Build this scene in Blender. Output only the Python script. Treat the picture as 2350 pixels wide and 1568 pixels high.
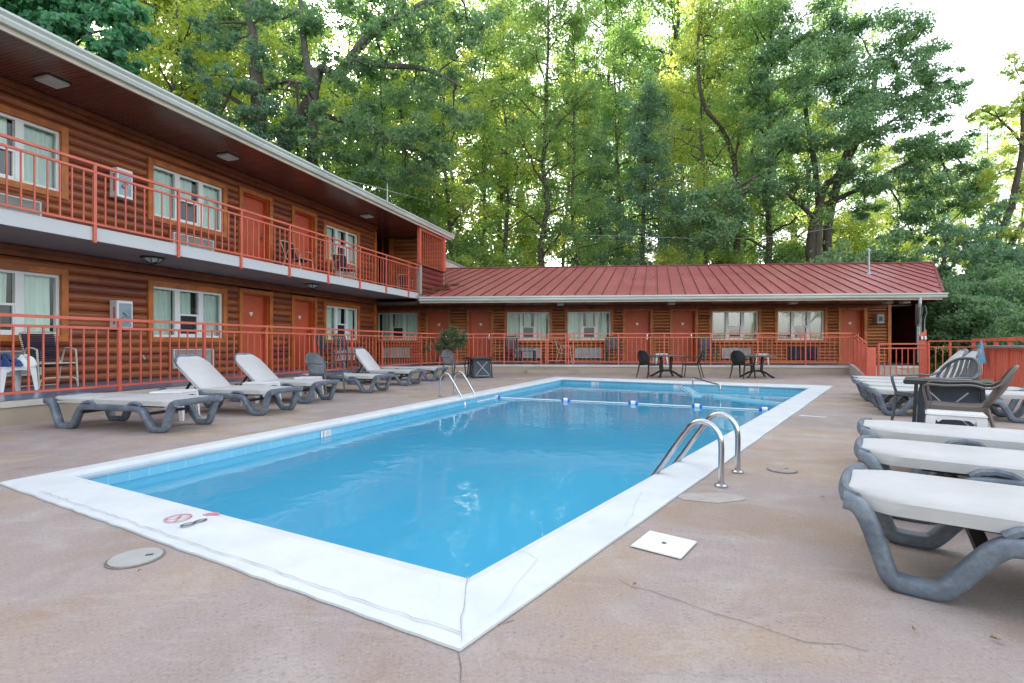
import bpy, bmesh, math, random
import numpy as np
from mathutils import Vector, Matrix
R = math.radians
random.seed(7); RNG = np.random.default_rng(11)
sc = bpy.context.scene
for o in list(bpy.data.objects): bpy.data.objects.remove(o)
COL = sc.collection
# ---------------------------------------------------------------- camera
F, HX, HY, CH = 1150.0, 1175.0, 791.0, 1.0       # measured from a 2350 px wide view of the place; eye 1 m above the deck
cd = bpy.data.cameras.new('camera'); cam = bpy.data.objects.new('camera', cd); COL.objects.link(cam)
cam.location = (0, 0, CH); cam.rotation_euler = (R(90), 0, 0)
cd.sensor_width = 36; cd.lens = 36*F/2350; cd.shift_y = 7/2350; cd.clip_end = 1500; cd.clip_start = 0.05
sc.camera = cam
# ---------------------------------------------------------------- light
SUN_EL, SUN_AZ = 26, -22          # azimuth from +Y (ahead) towards +X
w = bpy.data.worlds.new('World'); sc.world = w; w.use_nodes = True
nt = w.node_tree; nt.nodes.clear()
sky = nt.nodes.new('ShaderNodeTexSky'); sky.sky_type = 'NISHITA'; sky.sun_disc = False
sky.sun_elevation = R(SUN_EL); sky.sun_rotation = R(SUN_AZ); sky.dust_density = 2.5; sky.air_density = 1.0; sky.ozone_density = 1.0
hs = nt.nodes.new('ShaderNodeHueSaturation'); hs.inputs['Saturation'].default_value = 0.34
bg = nt.nodes.new('ShaderNodeBackground'); bg.inputs[1].default_value = 0.15
ow = nt.nodes.new('ShaderNodeOutputWorld')
nt.links.new(sky.outputs[0], hs.inputs['Color']); nt.links.new(hs.outputs[0], bg.inputs[0]); nt.links.new(bg.outputs[0], ow.inputs[0])
sl = bpy.data.lights.new('sun', 'SUN'); sl.energy = 5.0; sl.angle = R(0.6); sl.color = (1.0, .93, .80)
so = bpy.data.objects.new('sun', sl); COL.objects.link(so)
sd = Vector((math.sin(R(SUN_AZ))*math.cos(R(SUN_EL)), math.cos(R(SUN_AZ))*math.cos(R(SUN_EL)), math.sin(R(SUN_EL))))
so.rotation_euler = sd.to_track_quat('Z', 'Y').to_euler(); so.location = (0, 0, 40)
vs = sc.view_settings; vs.view_transform = 'Standard'; vs.look = 'None'; vs.gamma = 1; vs.exposure = 2.36
sc.cycles.max_bounces = 8; sc.cycles.diffuse_bounces = 4; sc.cycles.transparent_max_bounces = 16
sc.cycles.caustics_reflective = False; sc.cycles.caustics_refractive = False
sc.cycles.sample_clamp_indirect = 6
# ---------------------------------------------------------------- where a sight line meets the planes of the place
TH = math.atan(369/F); AL = math.atan(F/14175)    # directions of the two wings
WALK = 0.30
def G(px, py, z=0.0):
    Y = (CH-z)*F/(py-HY); return Vector(((px-HX)*Y/F, Y, z))
def P3(px, py, Y): return Vector(((px-HX)*Y/F, Y, CH-(py-HY)*Y/F))
def UL(px, d): return d/math.tan(TH-math.atan((px-HX)/F))
def WL(u, d): return Vector((u*math.sin(TH)-d*math.cos(TH), u*math.cos(TH)+d*math.sin(TH), 0))
def ZL(px, py, d): return CH-(py-HY)*WL(UL(px, d), d).y/F
def XF(px, D): return D*math.tan(math.atan((px-HX)/F)-AL)
def WF(x, D): return Vector((x*math.cos(AL)+D*math.sin(AL), -x*math.sin(AL)+D*math.cos(AL), 0))
def ZF(px, py, D): return CH-(py-HY)*WF(XF(px, D), D).y/F
# ---------------------------------------------------------------- materials
def newmat(name):
    m = bpy.data.materials.new(name); m.use_nodes = True; nt = m.node_tree
    return m, nt, nt.nodes['Principled BSDF']
def N(nt, t, **kw):
    n = nt.nodes.new(t)
    for k, v in kw.items(): setattr(n, k, v)
    return n
def ramp(nt, fac, stops):
    r = N(nt, 'ShaderNodeValToRGB'); e = r.color_ramp.elements
    while len(e) < len(stops): e.new(.5)
    for i, (p, c) in enumerate(stops): e[i].position = p; e[i].color = (*c, 1)
    nt.links.new(fac, r.inputs[0]); return r.outputs[0]
def mix(nt, a, b, f, mode='MIX'):
    m = N(nt, 'ShaderNodeMix', data_type='RGBA', blend_type=mode)
    for s, v in ((6, a), (7, b), (0, f)):
        if isinstance(v, (float, int)): m.inputs[s].default_value = v
        elif isinstance(v, tuple): m.inputs[s].default_value = (*v, 1)
        else: nt.links.new(v, m.inputs[s])
    return m.outputs[2]
def coords(nt, scale=(1, 1, 1), kind='Object'):
    tc = N(nt, 'ShaderNodeTexCoord'); mp = N(nt, 'ShaderNodeMapping'); mp.inputs['Scale'].default_value = scale
    nt.links.new(tc.outputs[kind], mp.inputs[0]); return mp.outputs[0]
def noise(nt, vec, scale, detail=4, rough=.6, dist=0):
    n = N(nt, 'ShaderNodeTexNoise'); n.inputs['Scale'].default_value = scale; n.inputs['Detail'].default_value = detail
    n.inputs['Roughness'].default_value = rough; n.inputs['Distortion'].default_value = dist
    nt.links.new(vec, n.inputs['Vector']); return n.outputs[0]
def bump(nt, b, h, st, dist=.01):
    n = N(nt, 'ShaderNodeBump'); n.inputs['Strength'].default_value = st; n.inputs['Distance'].default_value = dist
    nt.links.new(h, n.inputs['Height']); nt.links.new(n.outputs[0], b.inputs['Normal'])
def simple(name, c1, c2=None, rough=.5, scale=6, metal=0, st=.15, stretch=(1, 1, 1), lo=.35, hi=.65, fine=60, spec=None):
    m, nt, b = newmat(name); c2 = c2 or tuple(x*.8 for x in c1)
    v = coords(nt, stretch); n = noise(nt, v, scale, 6)
    nt.links.new(ramp(nt, n, [(lo, c2), (hi, c1)]), b.inputs['Base Color'])
    b.inputs['Roughness'].default_value = rough; b.inputs['Metallic'].default_value = metal
    if spec is not None: b.inputs['Specular IOR Level'].default_value = spec
    if st: bump(nt, b, noise(nt, v, fine, 4), st, .004)
    return m
M = {}
M['rail'] = simple('coral_paint', (.63, .135, .085), (.52, .10, .065), .42, 3, st=.08)
M['door'] = simple('red_orange_door_paint', (.56, .095, .035), (.48, .078, .03), .5, 2, st=.06)
M['white'] = simple('white_vinyl', (.80, .80, .81), (.74, .74, .76), .35, 3, st=.03)
M['plastic'] = simple('white_plastic', (.82, .82, .84), (.70, .70, .72), .35, 5, st=.03)
M['trim'] = simple('honey_stained_board', (.55, .165, .025), (.34, .09, .018), .5, 5, stretch=(1, 1, 1), st=.2)
M['trimdark'] = simple('brown_stained_board', (.30, .085, .03), (.18, .05, .022), .55, 5, st=.2)
M['gutter'] = simple('pale_aluminium', (.58, .61, .58), (.45, .48, .45), .35, 2, metal=0.0, st=.03, stretch=(.3, 1, 1))
M['cream'] = simple('cream_fascia', (.60, .52, .42), (.48, .40, .31), .6, 3, st=.05)
M['slabface'] = simple('flaking_white_paint', (.52, .53, .55), (.34, .31, .29), .6, 5, lo=.26, hi=.36, st=.3)
M['slabunder'] = simple('taupe_painted_concrete', (.36, .31, .285), (.31, .265, .245), .8, 1.2, st=.2)
M['dark'] = simple('black_resin', (.020, .022, .026), (.012, .013, .015), .4, 5, st=.05)
M['iron'] = simple('black_iron', (.015, .015, .015), None, .35, 5, st=0)
M['greychair'] = simple('grey_resin', (.115, .13, .145), (.075, .085, .097), .5, 8, st=.15)
M['brownchair'] = simple('taupe_resin', (.12, .095, .085), (.085, .067, .06), .45, 8, st=.1)
M['teal'] = simple('teal_resin', (.012, .085, .10), (.008, .04, .055), .4, 8, st=.05)
M['navy'] = simple('navy_strap', (.010, .016, .06), (.006, .009, .03), .45, 8, st=0)
M['blackstrap'] = simple('dark_strap', (.022, .015, .03), (.012, .009, .018), .45, 8, st=0)
M['beige'] = simple('beige_tube', (.62, .54, .42), (.5, .43, .34), .4, 5, st=0)
M['steel'] = simple('stainless_steel', (.62, .62, .63), (.5, .5, .52), .16, 9, metal=1, st=.03)
M['galv'] = simple('galvanised_pipe', (.42, .46, .50), (.3, .33, .36), .4, 9, metal=.6, st=.05)
M['grille'] = simple('air_unit_plastic', (.62, .63, .63), (.50, .51, .51), .5, 3, st=.05)
M['grilledark'] = simple('air_unit_dark', (.045, .055, .09), (.025, .03, .05), .5, 3, st=.05)
M['screen'] = simple('dark_insect_screen', (.035, .045, .055), (.02, .026, .03), .35, 2, st=0)
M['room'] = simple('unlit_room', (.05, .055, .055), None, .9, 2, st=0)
M['concrete'] = simple('tan_painted_concrete', (.40, .325, .255), (.33, .27, .215), .8, 1.4, st=.3)
M['curb'] = simple('pale_curb_paint', (.58, .55, .52), (.47, .43, .40), .7, 2, st=.2)
M['darkred'] = simple('oxblood_paint', (.075, .010, .008), (.05, .008, .007), .5, 2, st=.1)
M['blueplastic'] = simple('blue_float', (.02, .13, .62), (.015, .10, .5), .3, 5, st=0)
M['lightblue'] = simple('pale_blue_plastic', (.18, .48, .70), (.13, .38, .60), .35, 5, st=.05)
M['ink'] = simple('dark_marking', (.02, .05, .07), (.06, .10, .12), .5, 30, st=0)
M['redink'] = simple('red_marking', (.55, .08, .12), (.62, .30, .33), .5, 30, st=0)
M['lidgrey'] = simple('grey_lid', (.38, .385, .38), (.32, .325, .32), .5, 8, st=.05)
M['paintcrack'] = simple('paint_crack', (.30, .30, .30), (.42, .42, .42), .9, 9, st=0)
M['crack'] = simple('dark_crack', (.12, .10, .095), (.24, .20, .19), .9, 20, st=0)  # plain dark tone of the deck cracks and drain lid rims
M['lampwhite'] = simple('lamp_diffuser', (.72, .72, .70), None, .4, 3, st=0)
M['soil'] = simple('dark_soil', (.05, .035, .025), (.03, .022, .016), .95, 8, st=.5)
M['wire'] = simple('grey_wire', (.35, .37, .38), None, .5, 3, st=0)
M['towelblue'] = simple('blue_cloth', (.02, .04, .16), (.04, .10, .25), .9, 20, st=.2)
M['shed'] = simple('grey_shingles', (.30, .28, .26), (.2, .19, .17), .8, 12, st=.4)

def logmat(name, ca, cb, cc, pitch=.165, low=None):
    m, nt, b = newmat(name)
    tc = N(nt, 'ShaderNodeTexCoord'); sx = N(nt, 'ShaderNodeSeparateXYZ'); nt.links.new(tc.outputs['Object'], sx.inputs[0])
    dv = N(nt, 'ShaderNodeMath', operation='DIVIDE'); dv.inputs[1].default_value = pitch; nt.links.new(sx.outputs[2], dv.inputs[0])
    fl = N(nt, 'ShaderNodeMath', operation='FLOOR'); nt.links.new(dv.outputs[0], fl.inputs[0])
    xq = N(nt, 'ShaderNodeMath', operation='MULTIPLY_ADD'); xq.inputs[1].default_value = 2.37; nt.links.new(fl.outputs[0], xq.inputs[0])
    xs = N(nt, 'ShaderNodeMath', operation='MULTIPLY'); xs.inputs[1].default_value = .33; nt.links.new(sx.outputs[0], xs.inputs[0])
    nt.links.new(xs.outputs[0], xq.inputs[2])
    xf = N(nt, 'ShaderNodeMath', operation='FLOOR'); nt.links.new(xq.outputs[0], xf.inputs[0])
    cb_ = N(nt, 'ShaderNodeCombineXYZ'); nt.links.new(xf.outputs[0], cb_.inputs[0]); nt.links.new(fl.outputs[0], cb_.inputs[2])
    wn = N(nt, 'ShaderNodeTexWhiteNoise'); nt.links.new(cb_.outputs[0], wn.inputs[0])
    v = coords(nt, (.6, 5, 14)); g = noise(nt, v, 4, 8, .7, .6)
    c1 = ramp(nt, wn.outputs[0], [(0, ca), (.5, cb), (1, cc)])
    c2 = mix(nt, c1, (.025, .008, .008), ramp(nt, g, [(.48, (.0, .0, .0)), (.78, (.75, .75, .75))]))
    v2 = coords(nt, (.5, 1, 1.2)); g2 = noise(nt, v2, 1.7, 5)
    c3 = mix(nt, c2, ca, ramp(nt, g2, [(.45, (0, 0, 0)), (.7, (.6, .6, .6))]))
    nt.links.new(c3, b.inputs['Base Color']); b.inputs['Roughness'].default_value = .38
    b.inputs['Coat Weight'].default_value = .15; b.inputs['Coat Roughness'].default_value = .3
    bump(nt, b, g, .5, .01); return m
M['log'] = logmat('stained_log_siding', (.155, .040, .028), (.38, .108, .030), (.24, .058, .028))
M['logwarm'] = logmat('golden_log_siding', (.24, .066, .026), (.52, .185, .052), (.38, .105, .036))
M['logred'] = logmat('red_log_siding', (.17, .032, .030), (.24, .045, .04), (.12, .022, .022))

def soffitmat():
    m, nt, b = newmat('oxblood_plank_soffit')
    tc = N(nt, 'ShaderNodeTexCoord'); sx = N(nt, 'ShaderNodeSeparateXYZ'); nt.links.new(tc.outputs['Object'], sx.inputs[0])
    wv = N(nt, 'ShaderNodeTexWave', wave_type='BANDS', bands_direction='X'); wv.inputs['Scale'].default_value = 5.2; wv.inputs['Distortion'].default_value = .1
    nt.links.new(tc.outputs['Object'], wv.inputs['Vector'])
    n = noise(nt, coords(nt, (6, .6, 1)), 2, 5)
    c = ramp(nt, n, [(.3, (.125, .040, .036)), (.7, (.20, .070, .056))])
    c = mix(nt, c, (.02, .006, .006), ramp(nt, wv.outputs[1], [(0, (1, 1, 1)), (.12, (0, 0, 0))]))
    nt.links.new(c, b.inputs['Base Color']); b.inputs['Roughness'].default_value = .22
    bump(nt, b, wv.outputs[1], .35, .006); return m
M['soffit'] = soffitmat()

def roofmat():
    m, nt, b = newmat('red_metal_roof')
    n = noise(nt, coords(nt, (1, 1, 1)), .8, 6); f = noise(nt, coords(nt, (1, 1, 1)), 45, 3)
    c = ramp(nt, n, [(.3, (.37, .085, .095)), (.7, (.47, .135, .145))])
    c = mix(nt, c, (.55, .36, .34), ramp(nt, f, [(.66, (0, 0, 0)), (.74, (.6, .6, .6))]))
    nt.links.new(c, b.inputs['Base Color']); b.inputs['Roughness'].default_value = .28
    lt = noise(nt, coords(nt), 4.5, 7, .75); c2 = mix(nt, c, (.10, .03, .03), ramp(nt, lt, [(.64, (0, 0, 0)), (.70, (.7, .7, .7))])); nt.links.new(c2, b.inputs['Base Color'])
    wv = N(nt, 'ShaderNodeTexWave', wave_type='BANDS', bands_direction='X'); wv.inputs['Scale'].default_value = 6.0
    nt.links.new(coords(nt, (1, 1, 1), 'UV'), wv.inputs['Vector'])
    bump(nt, b, wv.outputs[1], .5, .008); return m
M['roof'] = roofmat()

def deckmat():
    m, nt, b = newmat('worn_pink_grey_concrete')
    v = coords(nt); big = noise(nt, v, .55, 5, .55, .6); mid = noise(nt, v, 2.3, 6, .65, .4); fi = noise(nt, v, 38, 5, .75); st = noise(nt, coords(nt, (1, 1, 1)), 1.1, 4, .5, 1.2)
    c = ramp(nt, big, [(.32, (.285, .228, .200)), (.46, (.325, .262, .255)), (.58, (.36, .272, .208)), (.70, (.38, .33, .30))])
    c = mix(nt, c, (.47, .435, .42), ramp(nt, mid, [(.48, (0, 0, 0)), (.78, (.55, .55, .55))]))
    c = mix(nt, c, (.29, .205, .15), ramp(nt, st, [(.50, (0, 0, 0)), (.68, (.8, .8, .8))]))
    gr = noise(nt, v, 75, 5, .85); bl = noise(nt, v, 1.7, 3, .5); worn = mix(nt, ramp(nt, fi, [(.54, (0, 0, 0)), (.66, (.8, .8, .8))]), (0, 0, 0), ramp(nt, bl, [(.42, (1, 1, 1)), (.60, (.25, .25, .25))]))
    c = mix(nt, c, (.165, .13, .125), worn)
    c = mix(nt, c, (.14, .115, .11), ramp(nt, gr, [(.54, (0, 0, 0)), (.66, (.75, .75, .75))]))
    c = mix(nt, c, (.50, .46, .45), ramp(nt, gr, [(.34, (.6, .6, .6)), (.44, (0, 0, 0))]))
    sc_ = noise(nt, coords(nt, (.6, 2.4, 1)), 1.3, 8, .7, 2.0); c = mix(nt, c, (.46, .43, .43), ramp(nt, sc_, [(.56, (0, 0, 0)), (.63, (.22, .22, .22)), (.70, (0, 0, 0))]))
    vo = N(nt, 'ShaderNodeTexVoronoi', feature='DISTANCE_TO_EDGE'); vo.inputs['Scale'].default_value = .32
    nv = N(nt, 'ShaderNodeTexNoise'); nv.inputs['Scale'].default_value = 1.2; nv.inputs['Detail'].default_value = 6; nt.links.new(v, nv.inputs['Vector'])
    ad = N(nt, 'ShaderNodeVectorMath', operation='MULTIPLY_ADD'); ad.inputs[1].default_value = (1.3, 1.3, 0); nt.links.new(nv.outputs[1], ad.inputs[0]); nt.links.new(v, ad.inputs[2])
    nt.links.new(ad.outputs[0], vo.inputs['Vector'])
    c = mix(nt, c, (.19, .155, .14), ramp(nt, vo.outputs['Distance'], [(0, (.22, .22, .22)), (.0014, (0, 0, 0))]))
    nt.links.new(c, b.inputs['Base Color']); b.inputs['Roughness'].default_value = .78
    bump(nt, b, gr, .5, .004); return m
M['deck'] = deckmat()
def copingmat():
    m, nt, b = newmat('white_painted_coping')
    v = coords(nt); n = noise(nt, v, 3, 6); f = noise(nt, v, 24, 6, .7)
    c = ramp(nt, n, [(.3, (.53, .56, .59)), (.6, (.61, .64, .67))])
    c = mix(nt, c, (.42, .42, .42), ramp(nt, f, [(.66, (0, 0, 0)), (.74, (.6, .6, .6))]))
    c = mix(nt, c, (.62, .60, .58), ramp(nt, noise(nt, v, 1.3, 7, .7, 1.0), [(.55, (0, 0, 0)), (.75, (.55, .55, .55))]))
    c = mix(nt, c, (.30, .29, .28), ramp(nt, noise(nt, v, 60, 5, .8), [(.70, (0, 0, 0)), (.76, (.7, .7, .7))]))
    vo = N(nt, 'ShaderNodeTexVoronoi', feature='DISTANCE_TO_EDGE'); vo.inputs['Scale'].default_value = .9
    nv = N(nt, 'ShaderNodeTexNoise'); nv.inputs['Scale'].default_value = 3; nv.inputs['Detail'].default_value = 5; nt.links.new(v, nv.inputs['Vector'])
    ad = N(nt, 'ShaderNodeVectorMath', operation='MULTIPLY_ADD'); ad.inputs[1].default_value = (.5, .5, 0); nt.links.new(nv.outputs[1], ad.inputs[0]); nt.links.new(v, ad.inputs[2])
    nt.links.new(ad.outputs[0], vo.inputs['Vector'])
    c = mix(nt, c, (.5, .5, .5), ramp(nt, vo.outputs['Distance'], [(0, (.35, .35, .35)), (.004, (0, 0, 0))]))
    nt.links.new(c, b.inputs['Base Color']); b.inputs['Roughness'].default_value = .6
    bump(nt, b, noise(nt, v, 90, 4), .25, .003); return m
M['coping'] = copingmat()
def walkmat():
    m, nt, b = newmat('slate_blue_floor_paint')
    v = coords(nt); n = noise(nt, v, 1.5, 6); f = noise(nt, v, 14, 5, .7)
    c = ramp(nt, n, [(.3, (.105, .165, .27)), (.7, (.15, .215, .33))])
    c = mix(nt, c, (.27, .26, .26), ramp(nt, f, [(.62, (0, 0, 0)), (.72, (.6, .6, .6))]))
    nt.links.new(c, b.inputs['Base Color']); b.inputs['Roughness'].default_value = .25
    return m
M['walk'] = walkmat()
def poolmat(name, c1, c2, tile=False):
    m, nt, b = newmat(name); v = coords(nt)
    c = ramp(nt, noise(nt, v, 1.1, 5), [(.3, c1), (.7, c2)])
    if tile:
        br = N(nt, 'ShaderNodeTexBrick'); br.offset = 0; br.inputs['Scale'].default_value = 1; br.inputs['Mortar Size'].default_value = .006
        br.inputs['Brick Width'].default_value = .155; br.inputs['Row Height'].default_value = .155
        nt.links.new(coords(nt, (1, 1, 1), 'UV'), br.inputs['Vector'])
        c = mix(nt, c, (.30, .58, .72), br.outputs['Fac']); b.inputs['Roughness'].default_value = .2
    else: b.inputs['Roughness'].default_value = .7
    nt.links.new(c, b.inputs['Base Color']); return m
M['pool'] = poolmat('blue_pool_paint', (.06, .52, .84), (.08, .58, .88))
M['tile'] = poolmat('blue_pool_tile', (.16, .48, .66), (.24, .58, .74), True)
M['shelf'] = poolmat('pale_blue_pool_paint', (.70, .88, .90), (.76, .92, .93))
def watermat():
    m, nt, b = newmat('pool_water'); nt.nodes.remove(b); out = nt.nodes['Material Output']
    v = coords(nt, (1, 1, 1)); h = noise(nt, v, 2.0, 3, .5, .8); h2 = noise(nt, v, 7, 3, .5, .5)
    ad = N(nt, 'ShaderNodeMath', operation='MULTIPLY_ADD'); ad.inputs[1].default_value = .25; nt.links.new(h2, ad.inputs[0]); nt.links.new(h, ad.inputs[2])
    bp = N(nt, 'ShaderNodeBump'); bp.inputs['Strength'].default_value = .18; bp.inputs['Distance'].default_value = .03; nt.links.new(ad.outputs[0], bp.inputs['Height'])
    fr = N(nt, 'ShaderNodeFresnel'); fr.inputs[0].default_value = 1.33; nt.links.new(bp.outputs[0], fr.inputs['Normal'])
    tr = N(nt, 'ShaderNodeBsdfTransparent'); tr.inputs[0].default_value = (.52, .86, .97, 1)
    gl = N(nt, 'ShaderNodeBsdfGlossy'); gl.inputs['Roughness'].default_value = .015; nt.links.new(bp.outputs[0], gl.inputs['Normal'])
    df = N(nt, 'ShaderNodeBsdfDiffuse'); df.inputs[0].default_value = (.10, .54, .80, 1)
    cl = N(nt, 'ShaderNodeMixShader'); cl.inputs[0].default_value = .58; nt.links.new(tr.outputs[0], cl.inputs[1]); nt.links.new(df.outputs[0], cl.inputs[2])
    mx = N(nt, 'ShaderNodeMixShader'); nt.links.new(fr.outputs[0], mx.inputs[0]); nt.links.new(cl.outputs[0], mx.inputs[1]); nt.links.new(gl.outputs[0], mx.inputs[2])
    nt.links.new(mx.outputs[0], out.inputs[0]); return m
M['water'] = watermat()
def glassmat(ior=1.5, name='window_glass'):
    m, nt, b = newmat(name); nt.nodes.remove(b); out = nt.nodes['Material Output']
    fr = N(nt, 'ShaderNodeFresnel'); fr.inputs[0].default_value = ior
    bp = N(nt, 'ShaderNodeBump'); bp.inputs['Strength'].default_value = .05; bp.inputs['Distance'].default_value = .02
    nt.links.new(noise(nt, coords(nt), 1.3, 2), bp.inputs['Height'])
    tr = N(nt, 'ShaderNodeBsdfTransparent'); tr.inputs[0].default_value = (.93, .98, .96, 1)
    gl = N(nt, 'ShaderNodeBsdfGlossy'); gl.inputs['Roughness'].default_value = .01; nt.links.new(bp.outputs[0], gl.inputs['Normal'])
    mx = N(nt, 'ShaderNodeMixShader'); nt.links.new(fr.outputs[0], mx.inputs[0]); nt.links.new(tr.outputs[0], mx.inputs[1]); nt.links.new(gl.outputs[0], mx.inputs[2])
    nt.links.new(mx.outputs[0], out.inputs[0]); return m
M['glass'] = glassmat(); M['mirrorglass'] = glassmat(2.5, 'reflective_window_glass')
M['curtain'] = simple('sage_curtain', (.74, .87, .80), (.62, .76, .70), .9, 3, st=.1, stretch=(6, 6, .3))
def slingmat():
    m, nt, b = newmat('white_sling_fabric'); v = coords(nt)
    c = ramp(nt, noise(nt, v, 2.5, 5), [(.3, (.44, .43, .43)), (.7, (.52, .52, .53))])
    c = mix(nt, c, (.42, .36, .30), ramp(nt, noise(nt, v, 5, 6), [(.60, (0, 0, 0)), (.8, (.4, .4, .4))]))
    nt.links.new(c, b.inputs['Base Color']); b.inputs['Roughness'].default_value = .85
    bump(nt, b, noise(nt, coords(nt, (1, 1, 1)), 260, 2), .3, .002); return m
M['sling'] = slingmat()
def resinmat():
    m, nt, b = newmat('weathered_grey_blue_resin'); v = coords(nt)
    c = ramp(nt, noise(nt, v, 5, 8, .75), [(.30, (.055, .068, .092)), (.5, (.115, .14, .18)), (.70, (.235, .27, .315))])
    nt.links.new(c, b.inputs['Base Color']); b.inputs['Roughness'].default_value = .55
    bump(nt, b, noise(nt, v, 50, 4), .15, .003); return m
M['resin'] = resinmat()
def groundmat():
    m, nt, b = newmat('forest_floor'); v = coords(nt)
    c = ramp(nt, noise(nt, v, .3, 8, .7), [(.3, (.05, .045, .02)), (.5, (.055, .08, .022)), (.7, (.11, .12, .035))])
    nt.links.new(c, b.inputs['Base Color']); b.inputs['Roughness'].default_value = .95
    bump(nt, b, noise(nt, v, 5, 6), .8, .1); return m
M['ground'] = groundmat()
def barkmat(name, c1, c2):
    m, nt, b = newmat(name); n = noise(nt, coords(nt, (4, 4, .7)), 3, 8, .7, .5)
    nt.links.new(ramp(nt, n, [(.3, c2), (.7, c1)]), b.inputs['Base Color']); b.inputs['Roughness'].default_value = .9
    bump(nt, b, n, .8, .05); return m
M['bark'] = barkmat('grey_brown_bark', (.13, .105, .085), (.045, .036, .03))
M['barkgrey'] = barkmat('pale_grey_bark', (.15, .135, .12), (.06, .052, .045))
def leafmat(name, stops, trans=.5, tcol=(1.05, 1.15, .62), rough=.45):
    m, nt, b = newmat(name); out = nt.nodes['Material Output']
    at = N(nt, 'ShaderNodeAttribute', attribute_name='tint')
    c = ramp(nt, at.outputs['Fac'], stops)
    nt.links.new(c, b.inputs['Base Color']); b.inputs['Roughness'].default_value = rough; b.inputs['Specular IOR Level'].default_value = .35
    tl = N(nt, 'ShaderNodeBsdfTranslucent'); tc = mix(nt, c, tcol, 1.0, 'MULTIPLY')
    vm = N(nt, 'ShaderNodeVectorMath', operation='SCALE'); vm.inputs[3].default_value = 2.3; nt.links.new(tc, vm.inputs[0]); nt.links.new(vm.outputs[0], tl.inputs[0])
    mx = N(nt, 'ShaderNodeMixShader'); mx.inputs[0].default_value = trans
    nt.links.new(b.outputs[0], mx.inputs[1]); nt.links.new(tl.outputs[0], mx.inputs[2]); nt.links.new(mx.outputs[0], out.inputs[0]); return m
M['leaf'] = leafmat('mid_green_leaves', [(0, (.085, .145, .07)), (.5, (.17, .25, .11)), (1, (.29, .36, .17))])
M['leafyel'] = leafmat('yellow_green_leaves', [(0, (.15, .22, .085)), (.5, (.27, .34, .125)), (1, (.46, .46, .20))], .55, (1.18, 1.12, .54))
M['leafdark'] = leafmat('blue_green_leaves', [(0, (.065, .12, .09)), (.5, (.13, .21, .15)), (1, (.23, .31, .23))], .35, (.95, 1.2, .75))
M['leafoak'] = leafmat('oak_leaves', [(0, (.07, .13, .08)), (.5, (.145, .225, .135)), (1, (.27, .35, .22))], .38, (.98, 1.2, .68))
M['leafvine'] = leafmat('broad_vine_leaves', [(0, (.045, .14, .09)), (.5, (.09, .24, .15)), (1, (.17, .32, .21))], .35, (.95, 1.2, .75))

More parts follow.
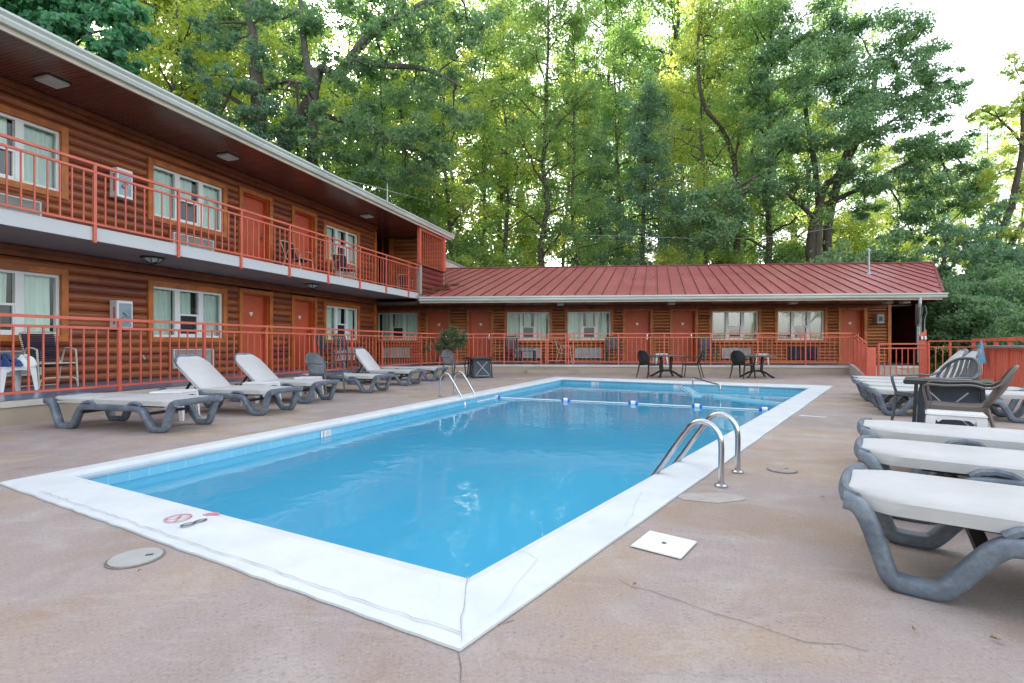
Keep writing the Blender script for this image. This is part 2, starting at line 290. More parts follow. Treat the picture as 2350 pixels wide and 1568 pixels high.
# ---------------------------------------------------------------- mesh helpers
class MB:
    def __init__(s): s.v = []; s.f = []; s.uv = None
    def add(s, vs, fs):
        o = len(s.v); s.v += [tuple(v) for v in vs]; s.f += [tuple(o+i for i in f) for f in fs]
    def box(s, a, b, T=None):
        x0, y0, z0 = a; x1, y1, z1 = b
        vs = [(x0, y0, z0), (x1, y0, z0), (x1, y1, z0), (x0, y1, z0), (x0, y0, z1), (x1, y0, z1), (x1, y1, z1), (x0, y1, z1)]
        if T: vs = [T(Vector(v)) for v in vs]
        s.add(vs, [(0, 3, 2, 1), (4, 5, 6, 7), (0, 1, 5, 4), (1, 2, 6, 5), (2, 3, 7, 6), (3, 0, 4, 7)])
    def bar(s, p, q, wx, wy=None, up=(0, 0, 1)):
        p, q = Vector(p), Vector(q); t = (q-p).normalized(); up = Vector(up)
        if abs(t.dot(up)) > .98: up = Vector((1, 0, 0))
        a = t.cross(up).normalized(); b = a.cross(t).normalized(); wy = wy or wx; a *= wx/2; b *= wy/2
        s.add([p-a-b, p+a-b, p+a+b, p-a+b, q-a-b, q+a-b, q+a+b, q-a+b], [(0, 3, 2, 1), (4, 5, 6, 7), (0, 1, 5, 4), (1, 2, 6, 5), (2, 3, 7, 6), (3, 0, 4, 7)])
    def tube(s, pts, r, n=8, caps=True, lat=None, rz=None, pw=1.0):
        """sweep; r float/list; lat = constant side axis for a flattened section (r across, rz high)"""
        pts = [Vector(p) for p in pts]; k = len(pts); rr = r if isinstance(r, (list, tuple)) else [r]*k
        rings = []; prev = None
        for i, p in enumerate(pts):
            t = (pts[min(i+1, k-1)]-pts[max(i-1, 0)]).normalized()
            if lat is not None:
                a = Vector(lat).normalized(); b = t.cross(a).normalized()
            else:
                if prev is None:
                    up = Vector((0, 0, 1)) if abs(t.z) < .95 else Vector((1, 0, 0))
                    a = t.cross(up).normalized()
                else: a = (prev-t*prev.dot(t)).normalized()
                b = t.cross(a).normalized(); prev = a
            ra = rr[i]; rb = (rz[i] if isinstance(rz, (list, tuple)) else rz) if rz else ra
            ring = []
            for j in range(n):
                g = 2*math.pi*(j+.5)/n; c, d = math.cos(g), math.sin(g)
                c = math.copysign(abs(c)**pw, c); d = math.copysign(abs(d)**pw, d)
                ring.append(p+a*c*ra+b*d*rb)
            rings.append(ring)
        vs = [v for rg in rings for v in rg]; fs = []
        for i in range(k-1):
            for j in range(n): fs.append((i*n+j, i*n+(j+1) % n, (i+1)*n+(j+1) % n, (i+1)*n+j))
        if caps: fs.append(tuple(range(n-1, -1, -1))); fs.append(tuple((k-1)*n+j for j in range(n)))
        s.add(vs, fs)
    def lathe(s, prof, c=(0, 0, 0), n=24, axis='z'):
        vs = []; fs = []; k = len(prof)
        for (r, z) in prof:
            for j in range(n):
                a = 2*math.pi*j/n; x, y = r*math.cos(a), r*math.sin(a)
                vs.append((c[0]+x, c[1]+y, c[2]+z) if axis == 'z' else (c[0]+z, c[1]+x, c[2]+y))
        for i in range(k-1):
            for j in range(n): fs.append((i*n+j, i*n+(j+1) % n, (i+1)*n+(j+1) % n, (i+1)*n+j))
        fs.append(tuple(range(n-1, -1, -1))); fs.append(tuple((k-1)*n+j for j in range(n)))
        s.add(vs, fs)
    def grid(s, fn, nu, nv, thick=0, nrm=None):
        vs = [Vector(fn(i/nu, j/nv)) for i in range(nu+1) for j in range(nv+1)]
        fs = [(i*(nv+1)+j, (i+1)*(nv+1)+j, (i+1)*(nv+1)+j+1, i*(nv+1)+j+1) for i in range(nu) for j in range(nv)]
        if not thick: s.add(vs, fs); return
        off = Vector(nrm)*thick; n = len(vs); vs2 = [v+off for v in vs]
        fs2 = [tuple(n+i for i in reversed(f)) for f in fs]
        edge = []
        for i in range(nu): edge += [(i*(nv+1), (i+1)*(nv+1)), ((i+1)*(nv+1)+nv, i*(nv+1)+nv)]
        for j in range(nv): edge += [(j+1, j), (nu*(nv+1)+j, nu*(nv+1)+j+1)]
        s.add(vs+vs2, fs+fs2+[(b, a, n+a, n+b) for a, b in edge])
    def prism(s, poly, z0, z1):
        n = len(poly); vs = [(x, y, z0) for x, y in poly]+[(x, y, z1) for x, y in poly]
        s.add(vs, [tuple(range(n-1, -1, -1)), tuple(range(n, 2*n))]+[(i, (i+1) % n, n+(i+1) % n, n+i) for i in range(n)])
    def build(s, name, mat, parent=None, smooth=False, bevel=0, seg=2):
        me = bpy.data.meshes.new(name); me.from_pydata(s.v, [], s.f); me.update()
        bm = bmesh.new(); bm.from_mesh(me); bmesh.ops.recalc_face_normals(bm, faces=bm.faces)
        if bevel: bmesh.ops.bevel(bm, geom=[e for e in bm.edges if e.calc_face_angle(0) > .6], offset=bevel, segments=seg, affect='EDGES', clamp_overlap=True)
        bm.to_mesh(me); bm.free()
        return link(name, me, mat, parent, smooth)
def link(name, me, mat, parent=None, smooth=False):
    if not len(me.materials): me.materials.append(M[mat] if isinstance(mat, str) else mat)
    if smooth:
        me.polygons.foreach_set('use_smooth', [True]*len(me.polygons))
        try: me.set_sharp_from_angle(angle=R(50))
        except Exception: pass
    o = bpy.data.objects.new(name, me); COL.objects.link(o)
    if parent: o.parent = parent
    return o
def empty(name, loc=(0, 0, 0), rz=0, label=None, cat=None, group=None):
    o = bpy.data.objects.new(name, None); COL.objects.link(o); o.location = loc; o.rotation_euler = (0, 0, rz); o.empty_display_size = .1
    if label: tag(o, label, cat, group)
    return o
def tag(o, label=None, cat=None, group=None, kind=None):
    if label: o['label'] = label
    if cat: o['category'] = cat
    if group: o['group'] = group
    if kind: o['kind'] = kind
    return o
def copy_tree(o, parent=None):
    c = o.copy(); COL.objects.link(c); c.parent = parent
    for ch in o.children: copy_tree(ch, c)
    return c
def dup(src, loc, rz, label, group=None):
    c = copy_tree(src); c.location = loc; c.rotation_euler = (0, 0, rz); c['label'] = label
    if group: c['group'] = group
    return c
def smoothpath(pts, n=4):
    pts = [Vector(p) for p in pts]; out = []
    for i in range(len(pts)-1):
        p0, p1, p2, p3 = pts[max(i-1, 0)], pts[i], pts[i+1], pts[min(i+2, len(pts)-1)]
        for k in range(n):
            t = k/n; out.append(.5*((2*p1)+(p2-p0)*t+(2*p0-5*p1+4*p2-p3)*t*t+(3*p1-p0-3*p2+p3)*t**3))
    out.append(pts[-1]); return out

M['lid'] = simple('deck_coloured_lid', (.34, .29, .26), (.27, .225, .20), .85, 14, st=.2)
M['litter'] = leafmat('dry_leaf_litter', [(0, (.14, .07, .04)), (.5, (.30, .17, .09)), (1, (.46, .34, .22))], .1)
# ================================================================ THE GROUND AND THE POOL
def terrain_h(x, y):
    def ss(a, b, t): t = max(0, min(1, (t-a)/(b-a))); return t*t*(3-2*t)
    h = 9*ss(31, 100, y) + 12*ss(-20, -48, x)*ss(-30, 10, y) + 3.2*ss(20, 60, x)
    h -= .35*(1-ss(-30, -12, -abs(x))) if False else 0
    return h-.12+.35*math.sin(x*.21)*math.cos(y*.17)*ss(24, 40, max(abs(x-0), y))
gx = np.concatenate([np.linspace(-420, -80, 12), np.linspace(-72, 72, 50), np.linspace(80, 420, 12)])
gy = np.concatenate([np.linspace(-420, -50, 12), np.linspace(-42, 110, 56), np.linspace(125, 620, 14)])
g = MB(); g.v = [(x, y, terrain_h(x, y)) for x in gx for y in gy]; ny = len(gy)
DKP = [(4.0, -7.7), (-13.7, -7.7), (-13.7, 20.7), (14.8, 16.5)]
def indeck(x, y): return all((b[0]-a[0])*(y-a[1])-(b[1]-a[1])*(x-a[0]) < 0 for a, b in zip(DKP, DKP[1:]+DKP[:1]))
g.f = [f for f in [(i*ny+j, (i+1)*ny+j, (i+1)*ny+j+1, i*ny+j+1) for i in range(len(gx)-1) for j in range(ny-1)] if not all(indeck(*g.v[k][:2]) for k in f)]
tag(g.build('ground', 'ground', None, True), kind='structure')

# pool outline (outer edge of the coping, inner edge of the coping)
OUT = [G(1055, 1497), G(-2, 1112), G(1275, 866), G(1912, 887)]      # near, left, far left, far right
INN = [G(1075, 1330), G(168, 1094), G(1291, 870), G(1858, 890)]
deck_out = [Vector((4.2, -8, 0)), Vector((-14, -8, 0)), Vector((-14, 21, 0)), Vector((15.2, 16.8, 0))]
def ring_pt(i, s, t):     # side i (0: near->left, 1: left->far left, 2, 3), s along it, t from outer (0) to inner (1)
    a = OUT[i].lerp(OUT[(i+1) % 4], s); b = INN[i].lerp(INN[(i+1) % 4], s); return a.lerp(b, t)
NS = 48
def loop(t, z, jit=0):
    r = random.Random(3); out = []
    for i in range(4):
        for k in range(NS):
            p = ring_pt(i, k/NS, t).copy()
            if jit and k: p += Vector((r.uniform(-jit, jit), r.uniform(-jit, jit), 0))
            out.append((p.x, p.y, z))
    return out
def strip(mb, A, B):
    n = len(A); o = len(mb.v); mb.v += A+B
    mb.f += [(o+i, o+(i+1) % n, o+n+(i+1) % n, o+n+i) for i in range(n)]
d = MB(); n = 4*NS
A = [tuple(deck_out[i].lerp(deck_out[(i+1) % 4], k/NS)) for i in range(4) for k in range(NS)]
strip(d, A, loop(.04, 0)); deck = d.build('pool_deck', 'deck'); tag(deck, kind='structure')
c = MB(); prof = [(-.002, .002), (0, .012), (.04, .018), (.8, .026), (.94, .018), (.995, 0), (1.0, -.022), (.96, -.045), (.87, -.05)]
for (t0, z0), (t1, z1) in zip(prof, prof[1:]): strip(c, loop(t0, z0, .005 if t0 < .03 else 0), loop(t1, z1, .005 if t1 < .03 else 0))
cop = c.build('pool_coping', 'coping', None, True); tag(cop, kind='structure')
WZ = -.13
def wallmesh(z0, z1, t=.90):
    m = MB(); strip(m, loop(t, z0), loop(t, z1)); return m
def uvwall(o):
    me = o.data; uv = me.uv_layers.new(name='UVMap')
    tot = 0; cum = []
    pts = loop(.9, 0)
    for i in range(len(pts)): cum.append(tot); q = pts[(i+1) % len(pts)]; tot += math.dist(pts[i], q)
    n = len(pts)
    for p in me.polygons:
        idx = list(p.vertices); base = [k % n for k in idx]; wrap = (0 in base and n-1 in base)
        for li in p.loop_indices:
            v = me.loops[li].vertex_index; k = v % n; u = cum[k]
            if wrap and k == 0: u = tot
            uv.data[li].uv = (u, me.vertices[v].co.z)
o = wallmesh(-.045, -.20).build('pool_tile_band', 'tile'); uvwall(o); tag(o, kind='structure')
b = wallmesh(-.20, -2.0); inner = loop(.9, -2.0); o0 = len(b.v); b.v += inner; b.f.append(tuple(range(o0, o0+len(inner))))
tag(b.build('pool_basin', 'pool'), kind='structure')
wt = MB(); wt.v = loop(.9, WZ); wt.f = [tuple(range(len(wt.v)))]
tag(wt.build('water', 'water'), kind='structure')
# shallow corner: floor shelf and its two low walls
p_far = lambda s: ring_pt(2, s, .9)
def low_wall(mb, a, b, w=.24, z0=-1.99, z1=-.095):
    a, b = Vector(a), Vector(b); t = (b-a).normalized(); q = Vector((-t.y, t.x, 0))*w/2
    mb.prism([((a-q).x, (a-q).y), ((b-q).x, (b-q).y), ((b+q).x, (b+q).y), ((a+q).x, (a+q).y)], z0, z1)
s1 = G(1572, 889, -.08); s2 = G(1600, 905, -.08); s3 = G(1640, 906, -.08); s4 = G(1806, 924, -.08)
dw = MB(); low_wall(dw, (s1.x+.15, s1.y+.45, 0), (s2.x, s2.y, 0)); low_wall(dw, (s3.x, s3.y, 0), (s4.x+.05, s4.y-.02, 0))
tag(dw.build('pool_divider', 'tile', None, True, .03), kind='structure')
sf = MB(); fr_ = p_far(.985); fl_ = ring_pt(2, .50, .9)
sf.prism([(s2.x, s2.y), (s4.x-.03, s4.y), (fr_.x-.02, fr_.y-.03), (s1.x+.2, s1.y+.5)], -1.98, -.155)
tag(sf.build('pool_shelf', 'shelf'), kind='structure')

# joints and cracks of the concrete, drawn as hair-thin fillings just above it
def crack(pts, w, z, name='crack', mat='crack', parent=None, seed=0):
    r = random.Random(seed); out = []
    for a, b in zip(pts, pts[1:]):
        L = (b-a).length; k = max(2, int(L/.06))
        for i in range(k): out.append(a.lerp(b, i/k)+Vector((r.uniform(-1, 1), r.uniform(-1, 1), 0))*.008)
    out.append(pts[-1]); m = MB()
    L = []; Rr = []
    for i, p in enumerate(out):
        t = (out[min(i+1, len(out)-1)]-out[max(i-1, 0)]).normalized(); q = Vector((-t.y, t.x, 0)); ww = w*(.35+.65*abs(math.sin(i*.9+seed)))/2
        L.append((p.x+q.x*ww, p.y+q.y*ww, z)); Rr.append((p.x-q.x*ww, p.y-q.y*ww, z))
    n = len(L); m.v = L+Rr; m.f = [(i, i+1, n+i+1, n+i) for i in range(n-1)]
    return m.build(name, mat, parent)
crack([G(1055, 1500), G(1056, 1568), G(1060, 1680)], .005, .003, parent=deck, seed=1)
crack([G(1420, 1335), G(1560, 1380), G(1650, 1412), G(1760, 1447), G(1850, 1472), G(1935, 1482), G(1990, 1496)], .003, .003, parent=deck, seed=2)
crack([G(1130, 1440), G(1180, 1425)], .005, .003, parent=deck, seed=3)
crack([G(40, 1075), G(150, 1072), G(230, 1068)], .008, .003, parent=deck, seed=4)
crack([ring_pt(0, s, .12) for s in (.0, .15, .3, .5, .7, .86)], .005, .0265, mat='paintcrack', parent=cop, seed=5)
crack([ring_pt(0, 0, t) for t in (.02, .3, .6, .95)], .004, .0275, mat='paintcrack', parent=cop, seed=6)
crack([ring_pt(3, .985, .1), ring_pt(3, .96, .5), ring_pt(3, .97, .9)], .002, .0275, mat='paintcrack', parent=cop, seed=7)
crack([ring_pt(3, .90, .05), ring_pt(3, .86, .6)], .002, .0275, mat='paintcrack', parent=cop, seed=8)

# painted signs on the coping and the tile band
def annulus(mb, c, rx, ry, w, X, Y, n=28):
    vs = []
    for j in range(n):
        a = 2*math.pi*j/n; e = c+X*(rx*math.cos(a))+Y*(ry*math.sin(a)); i = c+X*((rx-w)*math.cos(a))+Y*((ry-w)*math.sin(a)); vs += [e, i]
    mb.add(vs, [(2*j, 2*((j+1) % n), 2*((j+1) % n)+1, 2*j+1) for j in range(n)])
def depth_mark(c, X, Y, s, nrm, label, name='depth_marker', digit=True, plate=True, order=1):
    e = empty(name, c, 0, label, 'depth marker'); Z = Vector((0, 0, 0))
    up = nrm*.0008
    if plate:
        p = MB(); a = 1.25*s
        p.add([X*(-a)+Y*(-.62*s), X*a+Y*(-.62*s), X*a+Y*(.62*s), X*(-a)+Y*(.62*s)], [(0, 1, 2, 3)]); p.build('plate', 'white', e)
    if digit:
        q = MB(); o_ = X*(-.62*s*order)+up; annulus(q, o_+Y*.25*s, .17*s, .25*s, .085*s, X, Y); annulus(q, o_-Y*.23*s, .19*s, .27*s, .09*s, X, Y); q.build('numeral', 'ink', e)
    r_ = MB(); o_ = X*(.5*s*order)+up; annulus(r_, o_, .48*s, .48*s, .07*s, X, Y)
    for sg in (1, -1):
        A_ = o_+up+(X*.32+Y*.32*sg)*s; B_ = o_+up-(X*.32+Y*.32*sg)*s; t = (B_-A_).normalized(); q_ = nrm.cross(t)*.028*s
        r_.add([A_-q_, B_-q_, B_+q_, A_+q_], [(0, 1, 2, 3)])
    r_.build('no_diving_symbol', 'redink', e)
    return e
nd = (OUT[1]-OUT[0]).normalized(); nn = Vector((-nd.y, nd.x, 0)); nn = nn if nn.y > 0 else -nn
m8 = G(425, 1205); depth_mark(Vector((m8.x, m8.y, .0285)), nd, nn, .14, Vector((0, 0, 1)), 'worn painted 8 and no diving circle on the near white coping', plate=False, order=1)
sm = MB(); cc = G(489, 1190); sm.prism([(cc.x-.05, cc.y-.02), (cc.x-.01, cc.y-.035), (cc.x+.045, cc.y-.01), (cc.x+.02, cc.y+.02), (cc.x-.03, cc.y+.012)], .0275, .0285)
tag(sm.build('paint_patch', 'redink'), 'small worn red paint patch on the near coping beside the 8', 'paint patch')
def wall_at(i, px):     # place on the wet face of pool side i seen in column px
    best = min((abs((p.x/p.y)-(px-HX)/F), s) for s in [k/2000 for k in range(2001)] for p in [ring_pt(i, s, .895)] if p.y > .3)
    s = best[1]; a = ring_pt(i, s, .895); b_ = ring_pt(i, min(1, s+.01), .895); t = (b_-a).normalized(); return a, t
for i, px, lab, dg, zz, ss in ((1, 747, 'white tile with 8 and no diving circle on the left pool wall', True, -.095, .066), (2, 1366, 'no diving tile on the far pool wall, leftmost of the three', False, -.09, .09),
                       (2, 1556, 'no diving tile on the far pool wall beside the low divider', False, -.09, .09), (2, 1730, 'no diving tile on the far pool wall over the pale shallow shelf', False, -.09, .09)):
    a, t = wall_at(i, px); inw = Vector((t.y, -t.x, 0)); a = a+inw*.012
    depth_mark(Vector((a.x, a.y, zz)), t, Vector((0, 0, 1)), ss, inw, lab, digit=dg)

# lids in the deck
e = G(1524, 1252); e = empty('skimmer_lid', (e.x, e.y, .004), math.atan2(.80, .60)-math.pi/2, 'white square skimmer lid in the deck beside the pool', 'deck lid')
m = MB(); m.box((-.125, -.125, 0), (.125, .125, .008)); m.build('lid_plate', 'white', e, False, .004); m = MB(); m.lathe([(.012, 0), (.012, .0012)], (0, 0, .0085), 12); m.build('finger_hole', 'ink', e)
for (px, py, rad, lab, mt) in ((312, 1282, .105, 'round grey drain lid in the deck below the near coping', 'lidgrey'), (1795, 1080, .10, 'round worn deck lid beyond the right pool ladder', 'lid')):
    p = G(px, py); e = empty('floor_drain', (p.x, p.y, .002), .4, lab, 'deck lid')
    m = MB(); m.lathe([(rad+.012, 0), (rad+.012, .0015)], (0, 0, 0), 32); m.build('rim', 'crack', e)
    m = MB(); m.lathe([(rad, 0), (rad, .006)], (0, 0, .001), 32); m.build('cover', mt, e); m = MB(); m.box((rad*.35, -.008, .0075), (rad*.65, .008, .009)); m.build('slot', 'ink', e)
p = G(1865, 957); e = MB(); e.box((-.16, -.03, 0), (.16, .03, .006)); o = e.build('drain_cover', 'white', None, False, .002); o.location = (p.x, p.y, .003); o.rotation_euler = (0, 0, -.55); tag(o, 'small white rectangular cover in the deck right of the far coping corner', 'deck lid')
p = G(1632, 1143); r = random.Random(5); pts = [(.19*(1+.3*r.random())*math.cos(a*.52), .09*(1+.3*r.random())*math.sin(a*.52)) for a in range(12)]
e = MB(); e.prism(pts, 0, .003); o = e.build('concrete_patch', simple('light_patch', (.40, .36, .34), (.34, .30, .28), .9, 9), deck); o.location = (p.x, p.y, .001)
# fallen leaves
lf = [(1888, 1145), (2096, 1452), (2285, 1474), (815, 883), (255, 952), (320, 1318), (890, 905), (1455, 1347), (1590, 857), (2050, 875)]
for i, (px, py) in enumerate(lf):
    p = G(px, py); m = MB(); r = random.Random(i); k = 7; sz = .012+.006*r.random()
    ring = [Vector((sz*(1 if q % 2 else .5)*math.cos(q*math.pi/k), sz*(1 if q % 2 else .5)*math.sin(q*math.pi/k)*.7, .004+.012*r.random())) for q in range(2*k)]
    m.v = [tuple(v) for v in ring]; m.f = [tuple(range(2*k))]; o = m.build('fallen_leaf', simple('dry_leaf_%d' % i, (.36, .24, .13), (.20, .12, .07), .9, 60, st=0)); o.location = (p.x, p.y, .006); o.rotation_euler = (0, 0, i)
    tag(o, 'small dry fallen leaf lying on the pool deck', 'leaf', 'dry leaves scattered on the deck')

# raised walkway in front of both wings
E1 = WL(14.6, 7.79); E2 = WF(XF(1088, 17.58), 17.58); E3 = WF(XF(1958, 17.58), 17.58); E4 = WF(XF(2116, 17.58), 17.58)
def offs(poly, k): return poly
wp = [WL(-6, 7.79), E1, E2, E4, WF(XF(2116, 17.58), 20.6), WF(-8.5, 20.6), WL(17, 11.2), WL(-6, 11.2)]
m = MB(); m.prism([(p.x, p.y) for p in wp], -.25, .225); tag(m.build('walkway_base', 'concrete'), kind='structure')
cen = Vector((-30, 30, 0))
def inset(poly, dd, idx):
    out = []
    for i, p in enumerate(poly):
        if i in idx:
            a, b = poly[i-1], poly[(i+1) % len(poly)]; t = (b-a).normalized(); q = Vector((-t.y, t.x, 0)); out.append(p+q*dd)
        else: out.append(p)
    return out
m = MB(); m.prism([(p.x, p.y) for p in inset(wp, -.025, (0, 1, 2, 3))], .225, .298); tag(m.build('walkway_edge', 'curb'), kind='structure')
m = MB(); q = inset(wp, .06, (0, 1, 2, 3)); m.v = [(p.x, p.y, .303) for p in q]; m.f = [tuple(range(len(q)))]; tag(m.build('walkway', 'walk'), kind='structure')
# low block step in front of the railing gap
a = G(1210, 858); b_ = G(1330, 858); m = MB(); e = empty('step', (0, 0, 0)); bpy.data.objects.remove(e)
sx0, sx1 = XF(1210, 17.2), XF(1330, 17.2); T = lambda v: WF(v.x, v.y)+Vector((0, 0, v.z))
m.box((sx0, 17.12, 0), (sx1, 17.54, .13), T); tag(m.build('step', 'concrete', None, False, .01), kind='structure')
# sloping ramp with curb at the right end
ra, rb = Vector((E3.x, E3.y, 0)), G(2005, 872); rd = (rb-ra).normalized(); rq = Vector((-rd.y, rd.x, 0)); rq = rq if rq.x > 0 else -rq
m = MB(); W_ = 1.15
m.add([ra-rd*.05, ra-rd*.05+rq*W_, rb+rq*W_, rb, ra-rd*.05+Vector((0, 0, .29)), ra-rd*.05+rq*W_+Vector((0, 0, .29)), rb+rq*W_+Vector((0, 0, .01)), rb+Vector((0, 0, .01))], [(0, 1, 2, 3), (4, 7, 6, 5), (0, 3, 7, 4), (1, 5, 6, 2), (0, 4, 5, 1), (3, 2, 6, 7)])
tag(m.build('ramp', 'concrete'), kind='structure')
m = MB(); m.add([ra, ra-rq*.12, rb-rq*.12, rb, ra+Vector((0, 0, .36)), ra-rq*.12+Vector((0, 0, .36)), rb-rq*.12+Vector((0, 0, .06)), rb+Vector((0, 0, .06))], [(0, 1, 2, 3), (4, 7, 6, 5), (0, 3, 7, 4), (1, 5, 6, 2), (0, 4, 5, 1), (3, 2, 6, 7)])
tag(m.build('ramp_curb', 'curb'), kind='structure')
m = MB(); pa = E1.lerp(E2, .10); pb = E1.lerp(E2, 1.15); inn_ = Vector((-.35, .95, 0))
m.prism([((pa+inn_*.14).x, (pa+inn_*.14).y), ((pb+inn_*.14).x, (pb+inn_*.14).y), ((pb+inn_*.8).x, (pb+inn_*.8).y), ((pa+inn_*.8).x, (pa+inn_*.8).y)], .29, .325)
tag(m.build('planting_bed', 'soil'), kind='structure')

# ================================================================ BUILDING PARTS
def log_wall(mb, spans_fn, x0, x1, z0, z1, y, pitch=.165, bulge=.042):
    """courses of half logs between x0 and x1, leaving out the openings"""
    n = int(round((z1-z0)/pitch)); h = (z1-z0)/n
    for k in range(n):
        a, b = z0+k*h, z0+(k+1)*h; cuts = sorted((o[0], o[1]) for o in spans_fn if o[2] < (a+b)/2 < o[3]); x = x0; segs = []
        for c0, c1 in cuts:
            if c0 > x+.01: segs.append((x, c0))
            x = max(x, c1)
        if x < x1-.01: segs.append((x, x1))
        for s0, s1 in segs:
            vs = []; K = 7
            for j in range(K):
                t = j/(K-1); yy = y-bulge*math.sin(math.pi*t)**.6; zz = a+.004+(h-.008)*t; vs += [(s0, yy, zz), (s1, yy, zz)]
            mb.add(vs, [(2*j, 2*j+1, 2*j+3, 2*j+2) for j in range(K-1)]+[tuple(2*j for j in range(K)), tuple(2*j+1 for j in reversed(range(K)))])
        mb.box((x0, y-.004, a-.006), (x1, y-.002, a+.006)) if False else None
def build_window(root, x0, x1, z0, z1, y, glass='glass', curtain='curtain'):
    f = MB(); W = x1-x0; fr = .05; mu = .115*W/1.7; lite = (W-2*fr-2*mu)/3; D0, D1 = y-.01, y+.06
    f.box((x0, D0, z0), (x0+fr, D1, z1)); f.box((x1-fr, D0, z0), (x1, D1, z1))
    f.box((x0+fr, D0, z1-fr), (x1-fr, D1, z1)); f.box((x0+fr, D0, z0), (x1-fr, D1, z0+fr))
    a = x0+fr+lite; b = a+mu; c = b+lite; d_ = c+mu
    f.box((a, D0-.01, z0+fr), (b, D1, z1-fr)); f.box((c, D0-.01, z0+fr), (d_, D1, z1-fr))
    zm = z0+.47*(z1-z0); f.box((b, D0-.003, zm-.02), (c, D1, zm+.02)); f.box((b, D0+.006, z0+fr), (b+.025, D1, zm-.02)); f.box((c-.025, D0+.006, z0+fr), (c, D1, zm-.02)); f.box((b+.025, D0+.006, z0+fr), (c-.025, D1, z0+fr+.03))
    w_ = f.build('window', 'white', root); g_ = MB()
    for p, q_ in ((x0+fr, a), (b, c), (d_, x1-fr)): g_.add([(p, y+.03, z0+fr), (q_, y+.03, z0+fr), (q_, y+.03, z1-fr), (p, y+.03, z1-fr)], [(0, 1, 2, 3)])
    g_.build('pane', glass, w_)
    s_ = MB(); s_.add([(b+.02, y+.036, z0+fr), (c-.02, y+.036, z0+fr), (c-.02, y+.036, zm), (b+.02, y+.036, zm)], [(0, 1, 2, 3)]); s_.build('insect_screen', 'screen', w_)
    for p, q_ in ((x0+.01, b-.04), (b+.04, c-.04), (c+.04, x1-.01)):
        cu = MB(); ph = random.random()*6; am = .018; W2 = q_-p; g1, g2 = random.choice([(0, 0), (0, 0), (0, .22), (.2, 0), (.1, .12)]); p, q_ = p+g1*W2, q_-g2*W2
        cu.grid(lambda s, t: (p+(q_-p)*s+.006*math.sin(t*5+ph), y+.115+am*math.sin(s*(q_-p)*48+ph+.5*math.sin(t*2)), z0+.01+(z1-z0-.02)*t), int((q_-p)*70), 4)
        cu.build('curtain', curtain, w_, True)
    return w_
def trim_frame(root, x0, x1, z0, z1, y, w=.11, sill=True, out=.075):
    mb = MB()
    mb.box((x0-w, y-out, z0-(w if sill else 0)), (x0, y+.10, z1+w)); mb.box((x1, y-out, z0-(w if sill else 0)), (x1+w, y+.10, z1+w))
    mb.box((x0, y-out, z1), (x1, y+.10, z1+w))
    if sill: mb.box((x0, y-out, z0-w), (x1, y+.10, z0))
    mb.build('trim_frame', 'trim', root, False, .004)
def build_door(root, x0, x1, z0, z1, y, plaque=True, handle=True, inner='door'):
    d_ = MB(); d_.box((x0, y, z0+.01), (x1, y+.04, z1)); d_.box((x0, y-.12, z0+.01), (x0+.025, y, z1)); d_.box((x1-.025, y-.12, z0+.01), (x1, y, z1)); d_.box((x0+.025, y-.12, z1-.025), (x1-.025, y, z1))
    d_.box((x0+.025, y-.02, z0+.012), (x1-.025, y, z0+.035))
    o = d_.build('door', inner, root)
    if plaque: p = MB(); xm = (x0+x1)/2; p.lathe([(.001, -.008), (.045, -.006), (.045, 0), (.001, .001)], (0, 0, 0), 14, 'y2') if False else p.box((xm-.05, y-.012, z1-.52), (xm+.05, y-.002, z1-.46)); p.box((xm-.022, y-.012, z1-.565), (xm+.022, y-.002, z1-.522)); p.build('number_plaque', 'white', o, False, .004)
    if handle:
        h = MB(); hx = x1-.09; h.box((hx-.022, y-.02, z0+.90), (hx+.022, y-.001, z0+1.12)); h.tube([(hx, y-.03, z0+1.0), (hx-.10, y-.05, z0+1.0)], .011, 8); h.build('handle', 'steel', o)
    return o
def build_ac(root, x0, x1, z0, z1, y, mat='grille', rows=9):
    f = MB(); D = y-.12; t = .025
    f.box((x0, D, z0), (x0+t, y, z1)); f.box((x1-t, D, z0), (x1, y, z1)); f.box((x0+t, D, z1-t), (x1-t, y, z1)); f.box((x0+t, D, z0), (x1-t, y, z0+t))
    xm = x0+.33*(x1-x0); f.box((xm-.012, D, z0+t), (xm+.012, D+.03, z1-t)); o = f.build('air_conditioner', mat, root)
    s_ = MB(); n = rows; h = (z1-z0-2*t)/n
    for i in range(n):
        z = z0+t+i*h
        for p, q_ in ((x0+t, xm-.012), (xm+.012, x1-t)): s_.add([(p, D+.008, z+h*.80), (q_, D+.008, z+h*.80), (q_, D+.035, z+h*.15), (p, D+.035, z+h*.15)], [(0, 1, 2, 3)])
    s_.box((x0+t, D+.05, z0+t), (x1-t, D+.06, z1-t)); s_.build('grille', mat, o); return o
def ac_back(mb, x0, x1, z0, z1, y): mb.box((x0, y-.11, z0), (x1, y, z1))
OFF = {}
def reroot(root, off):
    """put the Empty at the building's own foot"""
    root.location = root.matrix_basis @ Vector((off[0], off[1], 0))
    for ch in root.children: ch.location = (ch.location[0]-off[0], ch.location[1]-off[1], ch.location[2])

